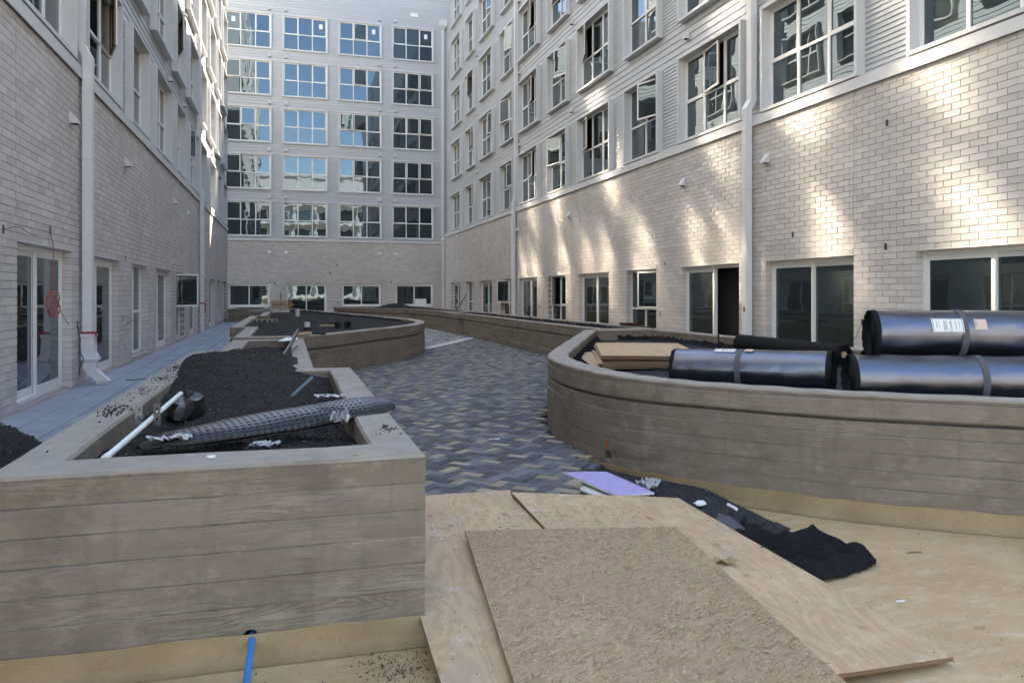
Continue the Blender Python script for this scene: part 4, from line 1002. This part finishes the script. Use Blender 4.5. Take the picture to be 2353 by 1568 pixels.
# small litter on the slab
P = [(rg.uniform(2.9, 5.2), rg.uniform(1.6, 4.4), .003) for _ in range(700)]
lt = scatter("litter", P, (.001, .0045), "clod", None, seed=51); tag(lt, "tiny dirt specks on the tan slab", "litter")
P = [(rg.normal(.48, .10), rg.normal(3.42, .10), .004) for _ in range(500)] + [(rg.uniform(-.3, .5), rg.uniform(3.1, 3.6), .003) for _ in range(60)]
P = [p for p in P if p[1] < 3.6]
dl = scatter("dirt", P, (.0015, .007), "site_dirt", None, seed=52); tag(dl, "scattered dirt at the near planter's foot", "dirt")
for i, (u, v, L) in enumerate([(2100, 1268, .10), (2068, 1380, .05), (1955, 1400, .12), (2250, 1440, .06)]):
    x, y = at(u, v, .004); tag(MB().obox((x, y, .005), (L/2, -.15*L/2, 0), (.002, .006, 0), (0, 0, .003)).build("splinter", "wood_chip" if i != 1 else "paper_white"),
        ["thin wood splinter far out on the tan slab near the curved planter", "white scrap on the tan slab", "long thin splinter on the tan slab beside the black fabric", "short splinter on the tan slab near the plywood corner"][i], "splinter")

# hole, blue pipe and marks on the walls
drill(near_wall, (-.165, 3.66, .118), (0, 1, 0), .033, .4)
MB().tube([(-.165, 3.70, .118), (-.165, 3.98, .118)], .034, 16, caps=False).build("drain_sleeve", "black_plastic", near_planter)
pb = MB().tube([(-.15, 3.95, .13), (-.158, 3.66, .108), (-.165, 3.52, .06), (-.172, 3.40, .022), (-.178, 3.1, .017)], .0155, 12).build("pipe", "pvc_blue", None, 50)
tag(pb, "blue plastic pipe coming out of the hole in the near planter", "pipe")
hp = min(RO[:140], key=lambda p: (p[0]-2.80)**2+(p[1]-6.33)**2); hn = Vector((-.96, -.28, 0))
drill(curve_wall, (hp[0], hp[1], .215), hn, .048, .5)
MB().tube([Vector((hp[0], hp[1], .215)) - hn*.03, Vector((hp[0], hp[1], .215)) - hn*.24], .05, 16, caps=False).build("drain_sleeve", "black_plastic", curve_planter)
c = Vector((hp[0], hp[1], .33)); sd_ = Vector((hn.y, -hn.x, 0))
m = MB(); m.obox(c + hn*.006, sd_*.014, hn*.0015, (.003, 0, .035)); m.obox(c + hn*.006 + sd_*.012 + Vector((0, 0, -.014)), sd_*.010, hn*.0012, (0, .004, .022)); m.build("paint_mark", "orange_paint", curve_planter)

# ------------------------------------------------------------------ things in the near planter
# flattened perforated pipe: a bent sheet with rows of square holes
path_c = smooth_path([(-.78, 4.55), (-.60, 4.60), (-.25, 4.78), (.12, 4.98), (.42, 5.12), (.60, 5.22)], 1)
cz = [(0, .85, .05, .02), (.12, .875, .09, .05), (.35, .88, .16, .085), (.6, .90, .19, .095), (.85, .925, .20, .085), (1, .945, .19, .06)]
def ip(t, k): return float(np.interp(t, [c[0] for c in cz], [c[k] for c in cz]))
NU, NVV = 150, 54; V = []
pc = np.array(path_c); ts = np.linspace(0, 1, len(pc))
for i in range(NU+1):
    t = i/NU; c = np.array([np.interp(t, ts, pc[:, 0]), np.interp(t, ts, pc[:, 1])]); d = np.array([.9, .42]); nrm = np.array([.42, -.9]); w, h = ip(t, 2), ip(t, 3)
    for j in range(NVV+1):
        a = -.5 + (PI+1.0)*j/NVV; x = w*math.cos(a); z = h*math.sin(a); z = z if z > 0 else z*.35
        q = c + nrm*x; V.append((q[0], q[1], ip(t, 1) - .02 + z + .003*math.sin(i*.12+j*.2)))
F = [(i*(NVV+1)+j, (i+1)*(NVV+1)+j, (i+1)*(NVV+1)+j+1, i*(NVV+1)+j+1) for i in range(NU) for j in range(NVV) if not (i % 3 == 1 and j % 3 == 1 and 12 < i < NU-8 and 5 < j < NVV-6)]
pp = MB().add(V, F).build("perforated_pipe", "black_plastic", None, 50); tag(pp, "flattened black perforated drain pipe lying across the near planter", "pipe")
md = pp.modifiers.new("thickness", 'SOLIDIFY'); md.thickness = .006
def film2(c, size, label, seed): return film("torn_membrane", c, size, label, seed)
film2((-.12, 4.40, .845), (.16, .09, .03), "torn grey membrane scrap on the soil in front of the perforated pipe", 8)
film2((.30, 4.72, .90), (.10, .10, .09), "torn grey membrane hanging from the perforated pipe's end", 9)
film2((-.62, 4.50, .885), (.22, .08, .035), "torn grey membrane at the perforated pipe's narrow end", 10)
film2((.26, 5.00, 1.02), (.18, .07, .02), "pale membrane scrap stuck on top of the perforated pipe", 11)
p0, p1 = Vector((-.84, 4.03, .895)), Vector((-.72, 5.75, .985))
wp = MB().tube([p0, p0.lerp(p1, .5), p1], .0155, 14).build("white_pipe", "pvc_white", None, 40); tag(wp, "white plastic pipe leaning from the near planter's front rim", "pipe")
MB().tube([p0-(p1-p0).normalized()*.004, p0+(p1-p0).normalized()*.05], .0185, 14).build("pipe_end", "pvc_white", wp, 40)
gp = MB().tube([(*at(668, 912, .80), .80), (*at(718, 866, .955), .955)], .016, 12).build("grey_pipe", "pvc_grey", None, 40); tag(gp, "blue grey pipe leaning on the near planter's inner corner", "pipe")
bp = MB().tube([(-.06, 9.6, .93), (.05, 10.7, 1.03), (.14, 11.8, 1.14)], .026, 10).build("black_pipe", "black_plastic", None, 40); tag(bp, "black pipe leaning on the near planter's narrow end", "pipe")
bp = MB().tube([(-.10, 9.9, .82), (.12, 11.4, .93)], .010, 8).build("thin_rod", "steel", None, 40); tag(bp, "thin grey rod beside the leaning black pipe", "rod")
for i, (x, y, rz) in enumerate([(-.85, 4.95, .5), (-.74, 4.88, -.35)]):
    m = MB(); ca_, sa_ = math.cos(rz), math.sin(rz)
    for kx in range(3):
        for kz in range(5):
            if kx == 1 and kz in (1, 3): continue
            m.obox((x+(kx-1)*.014*ca_, y+(kx-1)*.014*sa_, .92+kz*.026), (.007*ca_, .007*sa_, 0), (-.0015*sa_, .0015*ca_, 0), (.004*(i*2-1), 0, .013))
    tag(m.build("metal_plate", "steel"), ["small punched metal plate sticking up beside the white pipe", "second punched metal plate nearer the perforated pipe"][i], "metal plate")
sack = scrap("black_sack", (-.72, 6.0, .84), (.14, .30, .12), "black_plastic", "black plastic sack half buried beside the soil mound", "sack", 14, n=14)
tag(MB().tube([(-.35, 3.84, .9105), (-.35, 3.84, .918)], .020, 18).build("bottle_top", "paper_white"), "small white plastic lid on the near planter's front rim", "lid")
scrap("mortar_lump", (.33, 3.72, .906), (.03, .012, .006), "block_yellow", "small yellow splash on the near planter's front rim", "lump", 15)

# heap of soil on the walkway
def heap_h(X, Y): return .175 + .66*np.exp(-((X+2.05)/.60)**2-((Y-5.9)/1.0)**2) + .05*fbm(X*4, Y*4, 81, 5)
HP = [(-2.15+1.15*math.cos(a), 5.8+1.8*math.sin(a)) for a in np.linspace(0, 2*PI, 26)[:-1]]
HP = [(min(x, -1.25), y) for x, y in HP]
hs = field("soil_heap", HP, .04, heap_h, "soil"); tag(hs, "heap of black soil on the walkway outside the near planter", "soil heap")
X = rg.uniform(-3.2, -1.26, 3500); Y = rg.uniform(4.0, 7.6, 3500); k = inside(X, Y, HP); scatter("soil_clods", np.stack([X[k], Y[k], heap_h(X[k], Y[k])], 1), (.005, .022), "clod", hs, seed=61)
# dirt and a stick on the walkway
tag(MB().obox((-2.55, 14.6, .186), (.16, .02, 0), (-.002, .018, 0), (0, 0, .006)).build("stick", "rust"), "thin dark stick on the walkway below the downspout foot", "stick")

# wires on the left wall by the first door
def wire(name, pts, r, mat, label): return tag(MB().tube(smooth_path3(pts, 6), r, 6).build(name, mat, None, 60), label, "wire")
def smooth_path3(pts, n):
    P = [np.array(p, float) for p in pts]; out = []
    for i in range(len(P)-1):
        p0, p1, p2, p3 = P[max(i-1, 0)], P[i], P[i+1], P[min(i+2, len(P)-1)]
        for k in range(n): t = k/n; out.append(.5*((2*p1)+(-p0+p2)*t+(2*p0-5*p1+4*p2-p3)*t*t+(-p0+3*p1-3*p2+p3)*t**3))
    return [Vector(o) for o in out] + [Vector(P[-1])]
coil = [(X_L+.01, 12.42, 2.55), (X_L+.05, 12.40, 2.30), (X_L+.04, 12.38, 1.80)]
for k in range(60): a = k*.52; coil.append((X_L+.05+.04*math.sin(k*.7), 12.38+(.20+.03*math.sin(k*1.9))*math.cos(a+1.4), 1.53+(.17+.025*math.sin(k*1.3))*math.sin(a+1.4)))
coil += [(X_L+.1, 12.7, 1.35), (X_L+.12, 12.9, 1.22)]
wire("red_wire", coil, .0055, "copper", "coil of red wire hanging before the first sliding door on the walkway")
wire("grey_wire", [(X_L+.01, 10.54, 2.46), (X_L+.14, 10.6, 2.50), (X_L+.20, 10.75, 2.44), (X_L+.24, 10.95, 2.42)], .005, "copper", "stray red wire sticking out of the wall above the walkway")
wire("grey_wire", [(X_L+.01, 17.4, 1.2), (X_L+.14, 17.5, 1.18), (X_L+.12, 17.7, 1.10), (X_L+.06, 17.55, 1.05), (X_L+.12, 17.4, 1.1), (X_L+.18, 17.75, 1.13)], .006, "rope", "tangle of grey wire on the wall past the kicked out downspout foot")
wire("black_cable", [(X_L+.01, 13.89, 1.15), (X_L+.03, 13.92, .95), (X_L+.05, 13.86, .75), (X_L+.09, 13.90, .60), (X_L+.05, 13.86, .5), (X_L+.03, 13.9, .35)], .008, "rope", "black cable hanging beside the kicked out downspout foot")
wire("grey_wire", [(X_R-.01, 10.82, 1.16), (X_R-.05, 10.86, 1.05), (X_R-.03, 10.93, .95), (X_R-.04, 11.0, .86)], .004, "rope", "thin wire hanging from the wall box behind the top foil roll")

# ------------------------------------------------------------------ rolls and stacked sheets in the curved planter
def text_mesh(txt, size):
    cu = bpy.data.curves.new("txt", 'FONT'); cu.body = txt; cu.size = size; cu.align_x = 'CENTER'; cu.align_y = 'CENTER'; cu.shear = .18 if txt.isupper() else 0
    ob = bpy.data.objects.new("txt", cu); COL.objects.link(ob); bpy.context.view_layer.update()
    me = ob.to_mesh(); V = [tuple(v.co) for v in me.vertices]; F = [tuple(p.vertices) for p in me.polygons]; ob.to_mesh_clear(); bpy.data.objects.remove(ob); bpy.data.curves.remove(cu); return V, F
def foil_roll(p0, p1, r, label, strap_at, sticker=None, seed=0):
    p0, p1 = Vector(p0), Vector(p1); e = (p1-p0).normalized(); L = (p1-p0).length
    mth = Vector((e.y, -e.x, 0)).normalized(); mth = mth if mth.y < 0 else -mth; up = e.cross(mth); up = up if up.z > 0 else -up
    root = thing("foil_roll", (p0+p1)/2 - Vector((0, 0, r)), label, "roll", "foil faced rolls in the curved planter")
    pt = lambda s, a, rr: p0 + e*s + rr*(math.cos(a)*mth + math.sin(a)*up)
    NS, NA = 60, 64; V, UV = [], []
    for i in range(NS+1):
        for j in range(NA+1):
            s, a = L*i/NS, 2*PI*j/NA; rr = r + .006*(float(vnoise(s*4+seed, a*1.6, seed))-.5)*2 + .003*(float(vnoise(s*14+seed, a*4, seed+9))-.5)*2 - (.006 if -1.9 < a-2*PI < -1.2 else 0) + (.004 if abs(a-3.9) < .12 else 0); V.append(pt(s, a, rr)); UV.append((s, a*r))
    k = NA+1; MB().add(V, [(i*k+j, i*k+j+1, i*k+k+j+1, i*k+k+j) for i in range(NS) for j in range(NA)], UV).build("foil_wrap", "foil", root, 40)
    for s, sg in ((0, -1), (L, 1)):     # fabric edge, then the coiled end
        V = []; rr2 = random.Random(seed+sg)
        for j in range(48):
            a = 2*PI*j/48; V += [pt(s-sg*.002, a, r+.004), pt(s+sg*(.028+.016*rr2.random()), a, r*(.985+.03*rr2.random()))]
        MB().add(V, [(2*j, 2*((j+1) % 48), 2*((j+1) % 48)+1, 2*j+1) for j in range(48)]).build("fabric_edge", "fabric", root, 50)
        V = []; rings = 18
        for q in range(rings+1):
            for j in range(40): a = 2*PI*j/40; V.append(pt(s+sg*((.024 if q % 2 else .008)+.006*rr2.random()), a, r*.985*(1-q/rings*.85)+.001))
        MB().add(V, [(q*40+j, q*40+(j+1) % 40, q*40+40+(j+1) % 40, q*40+40+j) for q in range(rings) for j in range(40)]).build("coiled_end", "fabric", root)
    def patch(name, s0, s1, a0, a1, lift, mat, par):
        V = []; n = 14
        for i in range(2):
            for j in range(n+1): a = a0+(a1-a0)*j/n; V += [pt(s0 if i == 0 else s1, a, r+lift)]
        V += [pt(s0 if i == 0 else s1, a0+(a1-a0)*j/n, r+lift-.0012) for i in range(2) for j in range(n+1)]; k = n+1
        F = [(j, j+1, k+j+1, k+j) for j in range(n)] + [(2*k+j+1, 2*k+j, 3*k+j, 3*k+j+1) for j in range(n)] + [(j+1, j, 2*k+j, 2*k+j+1) for j in range(n)] + [(k+j, k+j+1, 3*k+j+1, 3*k+j) for j in range(n)]
        return MB().add(V, F).build(name, mat, par)
    V = []
    for j in range(49): a = 2*PI*j/48; V += [pt(strap_at-.024, a, r+.0065), pt(strap_at+.024, a, r+.0065), pt(strap_at-.026, a, r-.004), pt(strap_at+.026, a, r-.004)]
    MB().add(V, [(4*j, 4*j+1, 4*j+5, 4*j+4) for j in range(48)] + [(4*j+2, 4*j, 4*j+4, 4*j+6) for j in range(48)] + [(4*j+1, 4*j+3, 4*j+7, 4*j+5) for j in range(48)]).build("strap", "fabric_grey", root, 40)
    if sticker:
        s0, s1, a0, a1 = sticker; am = (a0+a1)/2
        lb = patch("label", s0, s1, a0, a1, .0085, "paper_white", root); w = s1-s0; hgt = (a1-a0)*r
        for b0, b1, c0, c1 in ((.03, .97, .03, .055), (.03, .97, .945, .97), (.03, .045, .055, .945), (.955, .97, .055, .945)): patch("border", s0+w*b0, s0+w*b1, a0+(a1-a0)*c0, a0+(a1-a0)*c1, .0098, "ink", lb)
        for q in (.13, .155, .22, .36, .385, .41, .435, .47, .73, .755): patch("small_print", s0+w*q, s0+w*(q+.012), a0+(a1-a0)*(.30 if q < .25 else .16), a0+(a1-a0)*.84, .0098, "ink_pale", lb)
        for txt, q, size in (("TREMCO", .585, hgt*.215), ("TREMDrain 1", .86, hgt*.125)):
            TV, TF = text_mesh(txt, size); sc_ = min(1.0, hgt*.82/max(.001, max(v[0] for v in TV)-min(v[0] for v in TV)))
            MB().add([pt(s0+w*q+v[1], am - v[0]*sc_/r, r+.0102) for v in TV], TF).build("lettering", "ink", lb)
        pk = patch("pink_label", s1+.085, s1+.085+w*.38, a0+(a1-a0)*.2, a0+(a1-a0)*.95, .0085, "paper_pink", root)
        for q in range(6): patch("bar_code", s1+.092+q*.0032*w*2, s1+.092+q*.0032*w*2+.0018, a0+(a1-a0)*.42, a0+(a1-a0)*.8, .0098, "ink_pale", pk)
    return root
foil_roll((3.70, 6.74, .955), (4.62, 5.70, .985), .185, "foil roll lying nearest the rounded end of the curved planter", .62, (.38, .58, 1.05, 1.52), 1)
foil_roll((4.42, 5.17, .985), (5.95, 4.46, .985), .20, "foil roll resting against the front rim below the labelled top roll", .93, None, 2)
foil_roll((5.02, 5.66, .985), (6.35, 5.04, .985), .20, "foil roll mostly hidden behind the front ones and under the top roll", .7, None, 3)
foil_roll((4.86, 5.43, 1.335), (6.35, 4.74, 1.335), .205, "foil roll with a white label resting on top of the others", .66, (.40, .645, .12, .72), 4)
p0, p1 = Vector((6.72, 10.3, .925)), Vector((6.62, 7.9, .925)); e = (p1-p0).normalized()
br = thing("fabric_roll", (6.67, 9.1, .80), "long black fabric roll lying along the curved planter's rear rim", "roll")
MB().tube([p0 + (p1-p0)*i/12 + Vector((0, 0, .004*math.sin(i*2.1))) for i in range(13)], .128, 28, caps=False).build("fabric_wrap", "fabric", br, 50)
for p, sg in ((p0, -1), (p1, 1)):
    V = []
    for q in range(13):
        for j in range(28): a = 2*PI*j/28; rr = .127*(1-q/12*.68); c = p + e*sg*((.006 if q % 2 else -.006)); V.append(c + Vector((math.cos(a)*rr, 0, math.sin(a)*rr)))
    MB().add(V, [(q*28+j, q*28+(j+1) % 28, q*28+28+(j+1) % 28, q*28+28+j) for q in range(12) for j in range(28)]).build("coiled_end", "fabric", br)
    MB().tube([p - e*sg*.2, p + e*sg*.012], .040, 18).build("core", "lumber", br, 40)
# stack of plywood
for k in range(7):
    rr = random.Random(100+k); jx, jy, ja = rr.uniform(-.05, .03), rr.uniform(-.06, .06), rr.uniform(-.03, .03)
    if k == 6: jx = jy = ja = 0
    if k == 0: jx, jy, ja = -.10, -.02, .10
    z = .806 + k*.0232; o = Vector((3.58+jx, 8.40+jy, z)); dl_ = Vector((.36, .933, 0)); dw = Vector((.933, -.36, 0)); R = Matrix.Rotation(ja, 3, 'Z'); dl_, dw = R @ dl_, R @ dw
    sheet("plywood_sheet", o+dl_*2.44, o+dl_*2.44+dw*1.22, o+dw*1.22, o, .0175, "plywood", ["bottom plywood sheet of the stack, twisted out of line", "second plywood sheet from the bottom of the stack", "third plywood sheet from the bottom of the stack", "middle plywood sheet of the stack in the curved planter", "third plywood sheet from the top of the stack", "plywood sheet just under the top one of the stack", "top plywood sheet of the stack in the curved planter"][k], "plywood", "plywood stacked in the curved planter", .0015, 20+k, 8)
# stakes and small things on the planters
def rod(pts, r, mat, name, label, cat): return tag(MB().tube(pts, r, 8).build(name, mat, None, 50), label, cat)
rod([(6.45, 10.45, .74), (6.40, 10.42, 1.06)], .014, "black_plastic", "stake", "short black stake in the curved planter behind the plywood stack", "stake")
rod([(6.75, 20.6, .86), (6.45, 20.75, 1.26)], .017, "black_plastic", "stake", "leaning black stake in the long straight planter", "stake")
rod([(6.7, 31.2, .9), (7.2, 31.3, 1.62)], .022, "rust", "stake", "leaning rusty stake in the far angled planter beside the corner", "stake")
rod([(-.55, 22.0, .86), (-.50, 23.5, 1.22)], .018, "black_plastic", "stake", "thin dark stake in the leaf shaped planter", "stake")
rod([(-.35, 37.5, .9), (-.33, 37.6, 1.75)], .02, "black_plastic", "stake", "upright dark rod beside the small timber pile", "stake")
rb = thing("steel_channel", (7.0, 15.2, .97), "rusty steel channel lying on the long planter's rim", "channel")
m = MB(); c = Vector((7.28, 15.4, .985)); m.obox(c, (.0, .42, 0), (.09, 0, 0), (0, 0, .008)); m.build("web", "rust", rb)
for sg in (-1, 1): MB().obox(c + Vector((sg*.084, 0, .03)), (0, .42, 0), (.006, 0, 0), (0, 0, .022)).build("flange", "rust", rb)
tag(MB().obox((7.27, 14.55, .984), (.02, .3, 0), (.05, 0, 0), (0, 0, .006)).build("flat_bar", "rust"), "flat dark bar on the rim next to the steel channel", "bar")
for i, (x, y, lab) in enumerate([(.31, 27.4, "white pipe stub standing far in the leaf shaped planter"), (.40, 17.4, "white capped pipe stub standing near in the leaf shaped planter")]):
    s = thing("pipe_stub", (x, y, .85), lab, "pipe")
    MB().tube([(x, y, .82), (x, y, .95 if i else .90)], .06, 16).build("sleeve", "black_plastic", s, 40)
    MB().tube([(x, y, .95 if i else .90), (x, y, 1.06 if i else 1.16)], .066 if i else .075, 18).build("cap", "hood", s, 40)
bs = thing("basket", (1.25, 18.6, .86), "round black plastic basket on the leaf shaped planter's soil", "basket")
for k in range(22):
    a = 2*PI*k/22; MB().obox((1.25+.19*math.cos(a), 18.6+.19*math.sin(a), .94), (-.012*math.sin(a), .012*math.cos(a), 0), (.004*math.cos(a), .004*math.sin(a), 0), (.015*math.cos(a), .015*math.sin(a), .07)).build("rib", "black_plastic", bs)
for z, r in ((.873, .18), (1.01, .21)): MB().tube([(1.25+r*math.cos(a), 18.6+r*math.sin(a), z) for a in np.linspace(0, 2*PI, 25)], .010, 6).build("hoop", "black_plastic", bs)
yb = thing("hollow_block", (-.6, 22.5, .86), "yellowish hollow block with a row of cells in the leaf shaped planter", "block")
for k in range(6): MB().box(-1.0+k*.135, 22.45, .86, -.965+k*.135, 22.62, .965).build("web", "block_yellow", yb)
for z in (.86, .955): MB().box(-1.0, 22.451, z, -.29, 22.619, z+.02).build("face", "block_yellow", yb)
tag(MB().prism([(.75, 19.6), (1.15, 19.5), (1.2, 19.75), (.85, 19.85)], .875, .90).build("wood_offcut", "lumber"), "flat wood offcut beside the black basket", "wood")
tag(MB().prism([(.08, 13.78), (.40, 13.80), (.34, 14.10), (.12, 14.06)], .95, .985, lambda x, y: (x-.1)*.1).build("wood_offcut", "lumber"), "small wood offcut on the rim where the two left planters meet", "wood")
tag(MB().prism([(-.15, 12.9), (.12, 12.95), (.16, 13.3), (-.02, 13.45)], .915, .93, lambda x, y: (y-13)*.04).build("paper_scrap", "paper_white"), "white paper scrap on the near planter's narrow end", "paper")
tag(MB().prism([(.42, 14.3), (.62, 14.15), (.66, 14.2), (.50, 14.4)], .95, .97).build("rag", "fabric"), "small dark rag on the leaf planter's rim beside the offcut", "rag")
for k in range(5):
    rr = random.Random(k); x, y = -.28 + rr.uniform(-.06, .06), 36.6 + rr.uniform(-.1, .1)
    tag(MB().obox((x, y, 1.00+k*.092), (.46, rr.uniform(-.1, .1), 0), (.02, .16, 0), (0, 0, .034)).build("timber_offcut", "lumber"), ["lowest timber of the small pile near the far wing", "second timber from the bottom of the small pile", "middle timber of the small pile near the far wing", "fourth timber of the small pile near the far wing", "topmost timber of the small pile near the far wing"][k], "timber", "small timber pile on the leaf planter's end")
tag(MB().obox((-1.0, 34.0, .99), (.5, -.6, .03), (.1, .08, 0), (0, 0, .012)).build("white_board", "paper_white"), "white board laid flat across the leaf planter's far corner", "board")
tag(MB().box(2.75, 50.2, .18, 3.35, 50.7, .42).build("dark_crate", "black_plastic"), "low dark crate on the ground before the far wing", "crate")
tag(MB().box(8.35, 51.2, .82, 9.0, 51.9, 1.35).build("white_carton", "paper_white"), "white carton standing before the far wing's rightmost lower window", "carton")
